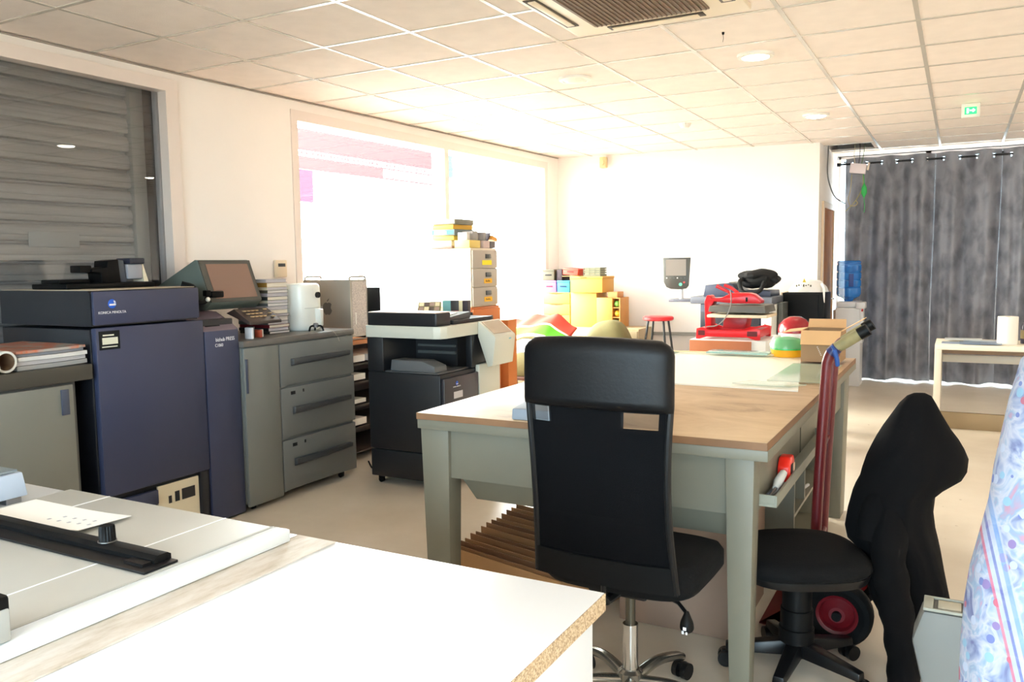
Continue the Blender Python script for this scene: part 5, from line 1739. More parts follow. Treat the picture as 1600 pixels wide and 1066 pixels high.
b = BM(); box(b, -1.72, -.86, 5.09, 5.115, .9285, .936, .001)
one('steel_rule', b, mat('rule_cream', (226, 208, 168), .35), 'long thin rule lying across the far end of the white board', 'ruler')
b = BM(); box(b, -1.36, -.99, 5.02, 5.17, .9365, .9465, .002)
one('glass_plate', b, mat_mix_clear('glass_plate_teal', (170, 214, 208), .35, .05), 'pale teal glass strip lying across the thin rule', 'glass plate', group=G)
# open carton on the far right corner
t = thing('open_carton', 'open cardboard carton with spread flaps on the far right corner of the workbench', 'carton', (-.69, 5.0, .928))
x0, x1, y0, y1, z0, z1 = -.775, -.565, 4.86, 5.10, .929, 1.105
b = BM()
box(b, x0, x1, y0, y0 + .005, z0, z1); box(b, x0, x1, y1 - .005, y1, z0, z1); box(b, x0, x0 + .005, y0 + .0051, y1 - .0051, z0, z1); box(b, x1 - .005, x1, y0 + .0051, y1 - .0051, z0, z1); box(b, x0 + .0051, x1 - .0051, y0 + .0051, y1 - .0051, z0, z0 + .005)
c = obj('box_body', b, mat('carton_shade', (158, 128, 96), .85), t)
def flap(p):
    b = BM()
    n = (Vector(p[1]) - Vector(p[0])).cross(Vector(p[3]) - Vector(p[0])).normalized() * .004
    hexa(b, list(p) + [tuple(Vector(q) + n) for q in p])
    obj('flap', b, M_CARD2, c)
flap([(x0, y0 - .001, z1 + .001), (x1, y0 - .001, z1 + .001), (x1 - .003, y0 - .045, z1 - .075), (x0 + .003, y0 - .045, z1 - .075)])
flap([(x1 + .001, y0, z1 + .001), (x1 + .001, y1, z1 + .001), (x1 + .105, y1 - .003, z1 + .065), (x1 + .105, y0 + .003, z1 + .065)])
flap([(x0 - .001, y1, z1 + .001), (x0 - .001, y0, z1 + .001), (x0 - .10, y0 + .003, z1 - .012), (x0 - .10, y1 - .003, z1 - .012)])
flap([(x1, y1 + .001, z1 + .001), (x0, y1 + .001, z1 + .001), (x0 + .003, y1 + .02, z1 + .05), (x1 - .003, y1 + .02, z1 + .05)])
b = BM()
for k in range(6):
    box(b, -.69 + .004 * k, -.684 + .004 * k, y0 - .0008, y0 - .0002, 1.01 - .009 * k, 1.016 - .009 * k)
obj('box_print', b, mat('box_print_white', (214, 204, 196), .7), c)

# ================================================================ red hand truck
M_TRED = mat('truck_red', (100, 24, 28), .35, var=.06, vscale=10)
M_OTAPE = mat('grip_tape', (136, 126, 88), .7, var=.15, vscale=30)
t = thing('hand_truck', 'dark red hand truck with taped grips leaning at the right of the workbench', 'hand truck', (-.42, 3.5, 0))
Y0, Y1 = 3.40, 3.69
for q, y in enumerate((Y0, Y1)):
    b = BM()
    o = -.010 * q
    tube(b, spline([(-.475 + o, y, .045), (-.475 + o, y, .3), (-.462 + o, y, .7), (-.446 + o, y, 1.05), (-.440 + o, y, 1.11), (-.425 + o, y, 1.145), (-.40 + o, y, 1.165)], 6), .021, 14)
    r = obj('rail', b, M_TRED, t)
    b = BM(); tube(b, [(-.41 + o, y, 1.159), (-.37 + o, y, 1.187), (-.33 + o, y, 1.214)], [.0215, .0235, .0225], 14)
    g = obj('grip', b, M_OTAPE, r)
    b = BM(); cyl(b, (-.3305 + o, y, 1.2137), (-.298 + o, y, 1.2345), .0245, n=14)
    obj('grip_cap', b, M_BLACK, g)
b = BM(); tube(b, spline([(-.425, Y0 - .015, 1.165), (-.415, Y0 - .028, 1.15), (-.405, Y0 - .028, 1.12), (-.402, Y0 - .026, 1.09)], 5), [.005] * 5 + [.009] * 5 + [.009] * 5 + [.006], 8)
obj('blue_tape', b, mat('tape_blue', (18, 70, 140), .6), t)
b = BM(); tube(b, [(-.432, Y0, 1.135), (-.408, Y0, 1.160)], .0235, 12)
obj('dark_tape', b, mat('tape_indigo', (40, 44, 92), .5), t)
for z in (.35, .75):
    b = BM(); cyl(b, (-.472 + z * .012, Y0 + .016, z), (-.482 + z * .012, Y1 - .016, z), .012, n=10)
    obj('cross_bar', b, M_TRED, t)
b = BM(); prism(b, [(-.475, .012), (-.68, .012), (-.68, .018), (-.485, .02), (-.485, .16), (-.495, .16), (-.495, .02)], 'y', Y0 - .04, Y1 + .04)
obj('toe_plate', b, M_TRED, t)
b = BM(); cyl(b, (-.375, Y0 - .09, .13), (-.375, Y1 + .09, .13), .010, n=12)
ax = obj('axle', b, M_STEEL, t)
for y in (Y0, Y1):
    b = BM(); tube(b, [(-.472, y, .22), (-.40, y, .15), (-.375, y, .13)], .012, 8)
    obj('axle_bracket', b, M_TRED, t)
for y, s in ((Y0 - .075, -1), (Y1 + .075, 1)):
    RX = Matrix.Rotation(pi / 2, 4, 'X')
    b = BM(); lathe(b, [(.078, -.028), (.10, -.04), (.118, -.038), (.1295, -.02), (.1295, .02), (.118, .038), (.10, .04), (.078, .028), (.078, -.028)], (-.375, y, .1305), 36, M=RX)
    wv = obj('tyre', b, M_RUBBER, t)
    b = BM(); lathe(b, [(0, -.014), (.024, -.016), (.026, -.034), (.03, -.034), (.034, -.012), (.06, -.008), (.066, -.024), (.0775, -.03), (.0775, .03), (.066, .024), (.06, .008), (.03, .03), (0, .03)], (-.375, y, .1305), 36, M=RX if s < 0 else Matrix.Rotation(-pi / 2, 4, 'X'))
    obj('rim', b, mat('rim_red', (112, 18, 28), .4), wv)
    b = BM(); cyl(b, (-.375, y + s * .02, .1305), (-.375, y + s * .05, .1305), .018, n=14)
    obj('hub_cap', b, M_BLACK, wv)

# ================================================================ high-back mesh office chair
def five_star(t, m_arm, r, zh, z_end, angs, chrome, cr=.03):
    hb = BM(); lathe(hb, [(0, zh - .04), (.035, zh - .04), (.042, zh - .01), (.042, zh + .03), (.03, zh + .04), (0, zh + .04)], (0, 0, 0), 20)
    obj('hub', hb, m_arm, t, local=True)
    for a in angs:
        a = radians(a)
        d = Vector((cos(a), sin(a), 0))
        b = BM()
        if chrome:
            pts = spline([d * .03 + Vector((0, 0, zh)), d * r * .5 + Vector((0, 0, zh + .012)), d * r * .85 + Vector((0, 0, zh - .008)), d * r + Vector((0, 0, z_end + .02))], 6)
            tube(b, pts, [.021 - .007 * k / (len(pts) - 1) for k in range(len(pts))], 12)
        else:
            n = Vector((-d.y, d.x, 0))
            P = []
            for (q, w, z0, z1) in ((.03, .032, zh - .03, zh + .025), (r, .022, z_end, z_end + .028)):
                P.append([d * q - n * w + Vector((0, 0, z0)), d * q + n * w + Vector((0, 0, z0)), d * q + n * w * .8 + Vector((0, 0, z1)), d * q - n * w * .8 + Vector((0, 0, z1))])
            hexa(b, P[0] + P[1], .005)
        arm_ = obj('base_arm', b, m_arm, t, local=True)
        p = d * r
        n = Vector((-d.y, d.x, 0))
        b = BM()
        cyl(b, p + n * .028 + Vector((0, 0, cr)), p + n * .008 + Vector((0, 0, cr)), cr, n=18)
        cyl(b, p - n * .028 + Vector((0, 0, cr)), p - n * .008 + Vector((0, 0, cr)), cr, n=18)
        box(b, p.x - .014, p.x + .014, p.y - .014, p.y + .014, cr, max(cr * 1.6, z_end), .003)
        obj('caster', b, M_BLACKSAT, arm_, local=True)

M_MESH = mat_mix_clear('chair_mesh', (5, 5, 7), .05, .85)
M_MESH.node_tree.nodes['Principled BSDF'].inputs['Specular IOR Level'].default_value = .12
M_LEATH = mat('chair_leather', (7, 7, 9), .42, bump=.06, bscale=90, spec=.22)
M_FAB = mat('chair_fabric', (11, 11, 12), .9, bump=.15, bscale=160, spec=.2)
t = thing('office_chair', 'high-backed black mesh office chair with chrome star base, back towards the camera', 'office chair', (-.93, 2.52, 0), radians(-2))
def back_y(z):
    # lumbar curve: further back at the head, forward at the small of the back
    k = (z - .52) / .77
    return -.236 - .03 * k - .028 * sin(k * pi) - .02 * k * k
def hw(z):
    k = (z - .52) / .77
    return .238 - .014 * sin(min(1, k * 1.3) * pi) if k < .9 else .238 - .05 * ((k - .9) / .1) ** 2
def back_fn(zb, zt, off):
    def f(u, v):
        z = zb + (zt - zb) * v
        w = hw(z)
        s = 2 * u - 1
        return (s * w, back_y(z) + off + .03 * s * s * .8, z - (.0 if v < 1 else 0) - (.006 * s * s if zt > 1.2 and v > .9 else 0))
    return f
b = BM(); sheet(b, back_fn(.60, 1.078, 0), 40, 40, .008, skip=lambda u, v: .885 < v < .985 and (.045 < u < .17 or .69 < u < .93))
mesh_ = obj('mesh_back', b, M_MESH, t, local=True)
b = BM(); sheet(b, back_fn(.515, .602, -.006), 20, 6, .022)
obj('bottom_band', b, mat('chair_band', (7, 7, 8), .7, spec=.2), t, local=True)
b = BM()
rings = []
for k in range(15):
    v = k / 14
    z = 1.072 + .212 * v
    w = .241 - (.0 if v < .78 else .036 * ((v - .78) / .22) ** 2.6)
    th = .034 * (1 - .5 * max(0, (v - .8) / .2) ** 2) * (1 if v > .03 else .6)
    ring = []
    for j in range(36):
        a = 2 * pi * j / 36
        c_, s_ = cos(a), sin(a)
        x = w * math.copysign(abs(c_) ** .45, c_)
        s = x / w
        ring.append((x, back_y(z) + .024 * s * s + th * math.copysign(abs(s_) ** .7, s_), z - .008 * s * s * v))
    rings.append(ring)
loft(b, rings)
obj('headrest', b, M_LEATH, t, local=True, sharp=60)
for s in (-1, 1):
    b = BM(); tube(b, [(s * (hw(z) - .006), back_y(z) + .026, z) for z in [.52 + .56 * k / 16 for k in range(17)]], .011, 10)
    obj('back_frame', b, M_BLACKSAT, t, local=True)
for s0, s1 in ((-.92, -.66), (.38, .86)):
    b = BM()
    def bf(u, v, s0=s0, s1=s1):
        s = s0 + (s1 - s0) * u
        z = 1.022 + .05 * v - .0 * s
        return (s * hw(z), back_y(z) - .0025 + .024 * s * s, z)
    sheet(b, bf, 6, 3, 0)
    obj('mesh_opening', b, mat_mix_clear('mesh_open', (8, 8, 9), .42, .8), mesh_, local=True, recalc=False)
b = BM(); box(b, -.2405, -.2375, -.205, -.196, .70, .755)
obj('side_tag', b, mat('tag_grey', (88, 92, 104), .6), t, local=True)
b = BM()
rings = []
for (z, f, d) in ((.465, .80, .0), (.475, .93, 0), (.50, 1.0, 0), (.545, 1.0, 0), (.568, .94, 0), (.574, .82, 0)):
    ring = []
    for j in range(40):
        a = 2 * pi * j / 40
        c_, s_ = cos(a), sin(a)
        e = 2 / 4.2
        x = .272 * f * math.copysign(abs(c_) ** e, c_)
        y = .03 + .235 * f * math.copysign(abs(s_) ** e, s_)
        zz = z - .03 * max(0, (y - .12) / .15) ** 2
        ring.append((x, y, zz))
    rings.append(ring)
loft(b, rings)
obj('seat', b, M_FAB, t, local=True, sharp=60)
b = BM(); box(b, -.10, .10, -.12, .10, .435, .464, .008); 
obj('tilt_mechanism', b, M_BLACKSAT, t, local=True)
b = BM(); tube(b, [(0, -.11, .45), (0, -.20, .452), (0, -.214, .47), (0, -.216, .56)], [.02, .016, .01, .008], 8)
obj('back_support', b, M_BLACKSAT, t, local=True)
b = BM(); tube(b, [(.10, -.05, .45), (.2, -.10, .447), (.235, -.125, .43)], .006, 8)
lv = obj('lever', b, M_BLACKSAT, t, local=True)
b = BM(); tube(b, spline([(.235, -.125, .437), (.237, -.13, .41), (.238, -.132, .385), (.238, -.132, .372)], 4), [.006, .009, .012, .015, .018, .020, .021, .0215, .021, .019, .016, .012, .007], 12)
kn = obj('lever_grip', b, M_BLACK, lv, local=True)
b = BM()
box(b, .233, .243, -.1545, -.1535, .388, .398); box(b, .229, .236, -.1545, -.1535, .376, .386); box(b, .241, .247, -.1545, -.1535, .376, .384)
obj('lever_symbol', b, M_TEXTW, kn, local=True)
b = BM(); cyl(b, (0, 0, .30), (0, 0, .434), .0165, n=18)
gl = obj('gas_piston', b, mat('piston_dark', (92, 88, 78), .3, metal=.8), t, local=True)
b = BM(); cyl(b, (0, 0, .10), (0, 0, .30), .0255, n=20)
obj('gas_lift', b, M_CHROME, t, local=True)
five_star(t, mat('base_chrome', (150, 146, 138), .22, metal=.9), .30, .105, .058, (-68, 2, 74, 146, 218), True)

# ================================================================ task chair with a jacket over its back
t = thing('task_chair', 'low black task chair at the right side of the workbench, jacket on its back', 'office chair', (-.482, 3.04, 0), radians(118.3))
b = BM()
rings = []
for (z, f) in ((.382, .90), (.386, .97), (.405, 1.0), (.415, 1.0)):
    rings.append([(.222 * f * math.copysign(abs(cos(2 * pi * j / 40)) ** .68, cos(2 * pi * j / 40)), .226 * f * math.copysign(abs(sin(2 * pi * j / 40)) ** .68, sin(2 * pi * j / 40)), z) for j in range(40)])
loft(b, rings)
obj('seat_shell', b, M_BLACKSAT, t, local=True)
b = BM()
rings = []
for (z, f) in ((.4155, .98), (.43, 1.02), (.45, 1.0), (.466, .93), (.474, .80), (.476, .5)):
    rings.append([(.226 * f * math.copysign(abs(cos(2 * pi * j / 40)) ** .7, cos(2 * pi * j / 40)), .23 * f * math.copysign(abs(sin(2 * pi * j / 40)) ** .7, sin(2 * pi * j / 40)), z - .012 * max(0, sin(2 * pi * j / 40)) * f + .012 * (1 - f)) for j in range(40)])
loft(b, rings)
obj('seat', b, M_FAB, t, local=True, sharp=70)
b = BM(); box(b, -.08, .08, -.10, .08, .355, .3815, .006)
obj('mechanism', b, M_BLACKSAT, t, local=True)
b = BM(); lathe(b, [(0, .12), (.062, .12), (.062, .17), (.057, .172), (.057, .24), (.052, .242), (.052, .355), (0, .355)], (0, 0, 0), 24)
obj('column_cover', b, M_BLACK, t, local=True)
b = BM(); box(b, -.025, .025, -.34, -.09, .362, .374, .003); box(b, -.025, .025, -.345, -.333, .374, .66, .003)
obj('back_bar', b, M_BLACKSAT, t, local=True)
b = BM()
rings = []
for k in range(9):
    z = .62 + .30 * k / 8
    w = .085 * sin(pi * (.15 + .7 * k / 8)) ** .5
    rings.append([(w * math.copysign(abs(cos(2 * pi * j / 24)) ** .6, cos(2 * pi * j / 24)), -.375 + .025 * sin(2 * pi * j / 24), z) for j in range(24)])
loft(b, rings)
obj('backrest', b, M_FAB, t, local=True)
rz = 118.3
five_star(t, M_BLACKSAT, .25, .10, .058, [50 - rz, 122 - rz, 194 - rz, 266 - rz, 338 - rz], False, .028)

M_JACK = mat('jacket_black', (7, 7, 9), .9, bump=.25, bscale=14, spec=.15)
t = thing('jacket', 'black jacket hanging over the back of the task chair, sleeve near the floor', 'jacket', (-.09, 3.26, 0), radians(28.3))
S = [(1.022, -.034, -.004, .012), (1.012, -.055, .018, .03), (.985, -.078, .038, .055), (.95, -.098, .062, .075), (.90, -.13, .098, .095), (.861, -.152, .128, .108), (.825, -.17, .15, .115), (.79, -.186, .166, .118), (.745, -.20, .163, .12), (.715, -.207, .145, .122), (.685, -.222, .085, .125), (.66, -.232, .05, .125), (.60, -.25, .042, .125), (.54, -.262, .048, .128), (.50, -.255, .056, .13), (.46, -.215, .066, .13), (.40, -.20, .076, .13), (.33, -.185, .09, .128), (.26, -.165, .105, .122), (.20, -.13, .112, .118), (.13, -.09, .112, .11), (.06, -.045, .10, .09), (.03, -.02, .085, .07)]
b = BM()
rings = []
for (z, l, r, d) in S:
    l, r = l - .012, r - .02 * min(1, max(0, (1.02 - z) / .1)) * min(1, max(0, (z - .5) / .2))
    cx, hw_ = (l + r) / 2, (r - l) / 2
    ring = []
    for j in range(56):
        a = 2 * pi * j / 56
        k = min(1, max(0, (.98 - z) / .5))
        f = 1 + k * (.05 * sin(7 * a + z * 3) + .035 * sin(13 * a + 1.3 + z * 5))
        # keep the outline near l and r, let folds live front and back
        x = cx + hw_ * cos(a) * (1 + k * .02 * sin(5 * a + z * 9))
        y = d * sin(a) * f + .02 * k * sin(a * 3 + z * 6)
        ring.append((x, y, z + .008 * sin(3 * a) * k))
    rings.append(ring)
loft(b, rings, cap=False)
top = b.faces.new(list(reversed([v for v in b.verts][:56])))
jk = obj('jacket_body', b, M_JACK, t, local=True, sharp=80)
b = BM()
pts = spline([(-.12, -.05, .74), (-.178, -.125, .50), (-.165, -.15, .34), (-.14, -.16, .18), (-.128, -.165, .025)], 8)
n_ = len(pts)
tube(b, pts, [(.062 + .004 * sin(k * 1.1) - .012 * k / n_) * min(1, .3 + .12 * k) for k in range(n_)], 18)
sl = obj('sleeve', b, M_JACK, t, local=True)
b = BM(); tube(b, [(-.129, -.165, .038), (-.128, -.165, .020)], .053, 18)
obj('cuff', b, mat('cuff_black', (20, 20, 22), .8), sl, local=True)
b = BM()
pts = spline([(-.15, -.03, .70), (-.205, -.07, .60), (-.222, -.085, .515)], 6)
tube(b, pts, [.02, .03, .04, .045, .048, .05, .05, .05, .05, .049, .048, .048, .047], 14)
obj('hanging_flap', b, M_JACK, t, local=True)
# ================================================================ foreground bench
M_LAM = mat('white_laminate', (234, 238, 242), .25)
M_CHIP = ramp_mat('chipboard', 'Object', t_voro(330, 1), [(.1, (150, 124, 96)), (.5, (184, 158, 124)), (.9, (206, 184, 152))], .85, bump=.2)
t = thing('white_bench', 'white laminate bench with a bare chipboard edge in the foreground', 'bench', (-1.6, .5, 0))
b = BM(); box(b, -2.9, -.5515, -.6, 1.36, .866, .90, .0015)
obj('top', b, M_LAM, t)
b = BM(); box(b, -.5512, -.5495, -.6, 1.36, .8665, .8992)
obj('chipboard_edge', b, M_CHIP, t)
for x0 in (-.585, -2.86):
    b = BM(); box(b, x0, x0 + .022, -.55, 1.33, 0, .8655, .001)
    obj('side_panel', b, M_LAM, t)
b = BM(); box(b, -2.8375, -.5855, .9, .92, .0, .8655)
obj('back_panel', b, M_LAM, t)
M_RAIL = ramp_mat('dirty_rail', 'Object', t_noise(7, 9, .7), [(.28, (160, 146, 118)), (.42, (196, 186, 172)), (.58, (214, 208, 200))], .6, scale=(3, .7, 1))
b = BM(); box(b, -1.285, -1.175, -.55, 1.352, .9003, .904, .001)
one('wooden_strip', b, M_RAIL, 'dirty cream strip lying on the white bench along the creasing machine', 'strip')
# ---------------- creasing machine
t = thing('creasing_machine', 'pale grey paper creasing machine with a black bar on the foreground bench', 'creasing machine', (-1.7, .75, .9005))
b = BM(); box(b, -2.03, -1.31, .12, 1.31, .9008, .925, .003)
obj('bed_frame', b, mat('trimmer_white', (232, 238, 240), .35), t)
b = BM(); box(b, -1.3095, -1.265, .12, 1.31, .9042, .932, .004)
obj('side_frame', b, mat('trimmer_white', (232, 238, 240), .35), t)
b = BM(); box(b, -2.028, -1.318, .124, 1.308, .9252, .930, .001)
bed = obj('bed', b, mat('bed_grey', (186, 186, 180), .42, var=.02), t)
b = BM()
box(b, -1.3175, -1.3098, .124, 1.308, .9252, .9315)
for k in range(80):
    pass
obj('scale_edge', b, mat('scale_strip', (176, 176, 170), .5), t)
for x in (-1.46, -1.87):
    b = BM(); box(b, x - .0025, x + .0025, .124, 1.308, .9301, .9306)
    obj('guide_line', b, mat('guide_white', (246, 248, 250), .4), bed)
b = BM(); box(b, -2.02, -1.322, .985, 1.062, .9308, .936, .001)
bar = obj('bar_base', b, M_BLACKSAT, t)
b = BM(); prism(b, [(1.022, .9362), (1.061, .9362), (1.061, .946), (1.053, .951), (1.03, .951), (1.022, .944)], 'x', -2.02, -1.34)
obj('bar_rail', b, M_BLACK, bar)
b = BM()
box(b, -1.40, -1.345, 1.0, 1.0195, .9362, .942)
obj('bar_stop', b, M_BLACKSAT, bar)
b = BM()
prof = []
n = 36
R0, R1 = [], []
rings = []
for z, r in ((.9515, .017), (.955, .0155), (.981, .0145), (.984, .0135)):
    rings.append([((r + (.0009 if k % 2 else -.0009) * (z > .952)) * cos(2 * pi * k / n) - 1.505, (r + (.0009 if k % 2 else -.0009) * (z > .952)) * sin(2 * pi * k / n) + 1.042, z) for k in range(n)])
loft(b, rings)
kb = obj('knob', b, M_BLACK, bar)
b = BM(); lathe(b, [(.0165, .9516), (.0185, .9516), (.0185, .9535), (.0165, .9535), (.0165, .9516)], (-1.505, 1.042, 0), 24)
obj('knob_ring', b, M_STEEL, kb)
b = BM()
def pf(u, v):
    x = -2.01 + .36 * u
    y = 1.075 + .13 * v
    z = .9322 + .02 * max(0, u - .5) ** 2 * (1 - .4 * v) * 2.2
    return (x, y, z)
sheet(b, pf, 24, 8, .0012)
t2 = thing('paper_slip', 'curled white printed slip on the creasing machine behind the black bar', 'paper', (-1.85, 1.12, .931))
ps = obj('sheet', b, M_WHITEPAPER, t2)
b = BM()
for i in range(9):
    u = .52 + .05 * i
    p = pf(u, .30 + .2 * (i % 2)); q = pf(u + .02, .36 + .2 * (i % 2))
    hexa(b, [(p[0], p[1], p[2] + .0004), (q[0], p[1], q[2] + .0004), (q[0], q[1], q[2] + .0004), (p[0], q[1], p[2] + .0004), (p[0], p[1], p[2] + .0009), (q[0], p[1], q[2] + .0009), (q[0], q[1], q[2] + .0009), (p[0], q[1], p[2] + .0009)])
obj('fine_print', b, mat('ink_grey', (180, 182, 190), .7), ps)
# grey counting scale at the left edge
t = thing('bench_scale', 'pale blue grey desktop machine at the left edge of the foreground bench', 'machine', (-2.4, 1.1, .9005))
b = BM(); hexa(b, [(-2.62, .82, .916), (-2.125, .82, .916), (-2.125, 1.255, .916), (-2.62, 1.255, .916), (-2.62, .83, .968), (-2.135, .83, .975), (-2.135, 1.25, .978), (-2.62, 1.25, .975)], .004)
obj('case', b, mat('scale_blue', (176, 190, 208), .4), t)
b = BM(); hexa(b, [(-2.61, .84, .9755), (-2.145, .84, .979), (-2.145, 1.242, .980), (-2.61, 1.242, .978), (-2.61, .84, .981), (-2.145, .84, .983), (-2.145, 1.242, .985), (-2.61, 1.242, .983)])
obj('lid', b, mat('scale_grey', (120, 130, 134), .4), t)
for (x, y) in ((-2.15, 1.22), (-2.15, .86), (-2.59, 1.22), (-2.59, .86)):
    b = BM(); box(b, x - .02, x + .02, y - .02, y + .02, .9005, .9155, .002)
    obj('foot', b, M_STEEL, t)
b = BM(); box(b, -1.36, -1.272, .655, .712, .9335, 1.004, .006)
t = thing('desk_stapler', 'black stapler-like block cut by the left edge on the creasing machine', 'stapler', (-1.33, .68, .9325))
obj('block', b, M_BLACK, t)
b = BM(); box(b, -1.2718, -1.266, .66, .707, .9335, .985, .003)
obj('back_plate', b, M_GREYL, t)

# ================================================================ paper shredder beside the person
t = thing('paper_shredder', 'grey plastic office machine with a recessed top at the bottom right', 'shredder', (.08, 2.215, 0))
M_SHR = mat('shredder_grey', (112, 114, 112), .5)
b = BM(); prism(b, [(-.035, .0), (-.035, .40), (-.075, .57), (-.052, .648), (.19, .648), (.21, .57), (.18, .4), (.18, 0)], 'y', 2.17, 2.262, .010)
bd = obj('body', b, M_SHR, t)
b = BM()
box(b, -.052, .19, 2.172, 2.18, .6485, .656, .002); box(b, -.052, .19, 2.252, 2.26, .6485, .656, .002); box(b, -.052, -.03, 2.1805, 2.2515, .6485, .656, .002); box(b, .165, .19, 2.1805, 2.2515, .6485, .656, .002)
obj('rim', b, mat('shredder_rim', (150, 152, 142), .45), t)
b = BM(); box(b, -.029, .164, 2.181, 2.251, .6485, .650)
obj('recess', b, M_GREYD, t)
b = BM()
for k in range(3):
    box(b, -.02 + .06 * k, .03 + .06 * k, 2.19, 2.243, .6502, .6545, .001)
obj('top_slats', b, mat('slat_beige', (170, 166, 150), .5), t)

# ================================================================ person in a patterned blouse, mostly out of the frame
def blouse_mat():
    m = bpy.data.materials.new('paisley_cloth')
    m.use_nodes = True
    nt = m.node_tree
    bb = nt.nodes['Principled BSDF']
    bb.inputs['Roughness'].default_value = .85
    tc = nt.nodes.new('ShaderNodeTexCoord')
    mp = nt.nodes.new('ShaderNodeMapping')
    mp.inputs['Rotation'].default_value = (0, radians(14), 0)
    nt.links.new(tc.outputs['Object'], mp.inputs['Vector'])
    def ramp(stops, const=False):
        r = nt.nodes.new('ShaderNodeValToRGB')
        if const:
            r.color_ramp.interpolation = 'CONSTANT'
        while len(r.color_ramp.elements) < len(stops):
            r.color_ramp.elements.new(.5)
        for e, (p, c) in zip(r.color_ramp.elements, stops):
            e.position = p
            e.color = lin(c)
        return r
    n = nt.nodes.new('ShaderNodeTexNoise')
    n.inputs['Scale'].default_value = 26
    n.inputs['Detail'].default_value = 3
    n.inputs['Distortion'].default_value = 1.0
    nt.links.new(mp.outputs[0], n.inputs['Vector'])
    r1 = ramp([(.30, (84, 88, 124)), (.40, (116, 126, 152)), (.50, (152, 153, 165)), (.58, (114, 134, 156)), (.70, (148, 114, 132))])
    nt.links.new(n.outputs['Fac'], r1.inputs['Fac'])
    v = nt.nodes.new('ShaderNodeTexVoronoi')
    v.inputs['Scale'].default_value = 44
    nt.links.new(mp.outputs[0], v.inputs['Vector'])
    lt = nt.nodes.new('ShaderNodeMath')
    lt.operation = 'LESS_THAN'
    lt.inputs[1].default_value = .30
    nt.links.new(v.outputs['Distance'], lt.inputs[0])
    sep = nt.nodes.new('ShaderNodeSeparateColor')
    nt.links.new(v.outputs['Color'], sep.inputs['Color'])
    r2 = ramp([(0, (150, 84, 100)), (.22, (88, 98, 144)), (.42, (148, 156, 176)), (.66, (112, 96, 138)), (.82, (112, 144, 166))], True)
    nt.links.new(sep.outputs[0], r2.inputs['Fac'])
    mx = nt.nodes.new('ShaderNodeMix')
    mx.data_type = 'RGBA'
    nt.links.new(lt.outputs[0], mx.inputs[0])
    nt.links.new(r1.outputs['Color'], mx.inputs[6])
    nt.links.new(r2.outputs['Color'], mx.inputs[7])
    # long printed bands: white ground, red line, blue line
    sx = nt.nodes.new('ShaderNodeSeparateXYZ')
    nt.links.new(mp.outputs[0], sx.inputs[0])
    ml = nt.nodes.new('ShaderNodeMath')
    ml.operation = 'MULTIPLY'
    ml.inputs[1].default_value = 7.5
    nt.links.new(sx.outputs[0], ml.inputs[0])
    fr = nt.nodes.new('ShaderNodeMath')
    fr.operation = 'FRACT'
    nt.links.new(ml.outputs[0], fr.inputs[0])
    r3 = ramp([(0, (0, 0, 0)), (.66, (225, 225, 225)), (.86, (0, 0, 0))], True)
    nt.links.new(fr.outputs[0], r3.inputs['Fac'])
    r4 = ramp([(0, (150, 156, 172)), (.66, (164, 80, 98)), (.685, (150, 156, 174)), (.73, (86, 90, 140)), (.755, (152, 156, 172)), (.80, (98, 126, 168)), (.84, (146, 152, 172))], True)
    nt.links.new(fr.outputs[0], r4.inputs['Fac'])
    mx2 = nt.nodes.new('ShaderNodeMix')
    mx2.data_type = 'RGBA'
    nt.links.new(r3.outputs['Color'], mx2.inputs[0])
    nt.links.new(mx.outputs[2], mx2.inputs[6])
    nt.links.new(r4.outputs['Color'], mx2.inputs[7])
    nt.links.new(mx2.outputs[2], bb.inputs['Base Color'])
    return m
M_BLOUSE = blouse_mat()
PX, PY = .36, 1.42
t = thing('person', 'person in a blue, white and red patterned blouse, cut off by the right edge', 'person', (PX, PY, 0))
J = {'pel': (0, 0, .93, .12), 'sp': (0, .0, 1.12, .115), 'ch': (0, .0, 1.28, .13), 'nk': (0, .0, 1.42, .052), 'hd0': (0, -.02, 1.50, .07), 'hd1': (0, -.03, 1.58, .086), 'hd2': (0, -.015, 1.65, .06),
     'shl': (-.165, 0, 1.355, .055), 'ell': (-.235, -.02, 1.07, .042), 'wrl': (-.235, -.12, .86, .028), 'hal': (-.235, -.16, .80, .03),
     'shr': (.165, 0, 1.355, .055), 'elr': (.235, .0, 1.07, .042), 'wrr': (.225, -.10, .86, .028), 'har': (.225, -.14, .80, .03),
     'hpl': (-.09, 0, .88, .085), 'knl': (-.10, -.01, .48, .056), 'anl': (-.10, .01, .09, .038), 'ftl': (-.10, -.13, .04, .03),
     'hpr': (.09, 0, .88, .085), 'knr': (.10, -.01, .48, .056), 'anr': (.10, .01, .09, .038), 'ftr': (.10, -.13, .04, .03)}
E_ = [('pel', 'sp'), ('sp', 'ch'), ('ch', 'nk'), ('nk', 'hd0'), ('hd0', 'hd1'), ('hd1', 'hd2'), ('ch', 'shl'), ('shl', 'ell'), ('ell', 'wrl'), ('wrl', 'hal'), ('ch', 'shr'), ('shr', 'elr'), ('elr', 'wrr'), ('wrr', 'har'), ('pel', 'hpl'), ('hpl', 'knl'), ('knl', 'anl'), ('anl', 'ftl'), ('pel', 'hpr'), ('hpr', 'knr'), ('knr', 'anr'), ('anr', 'ftr')]
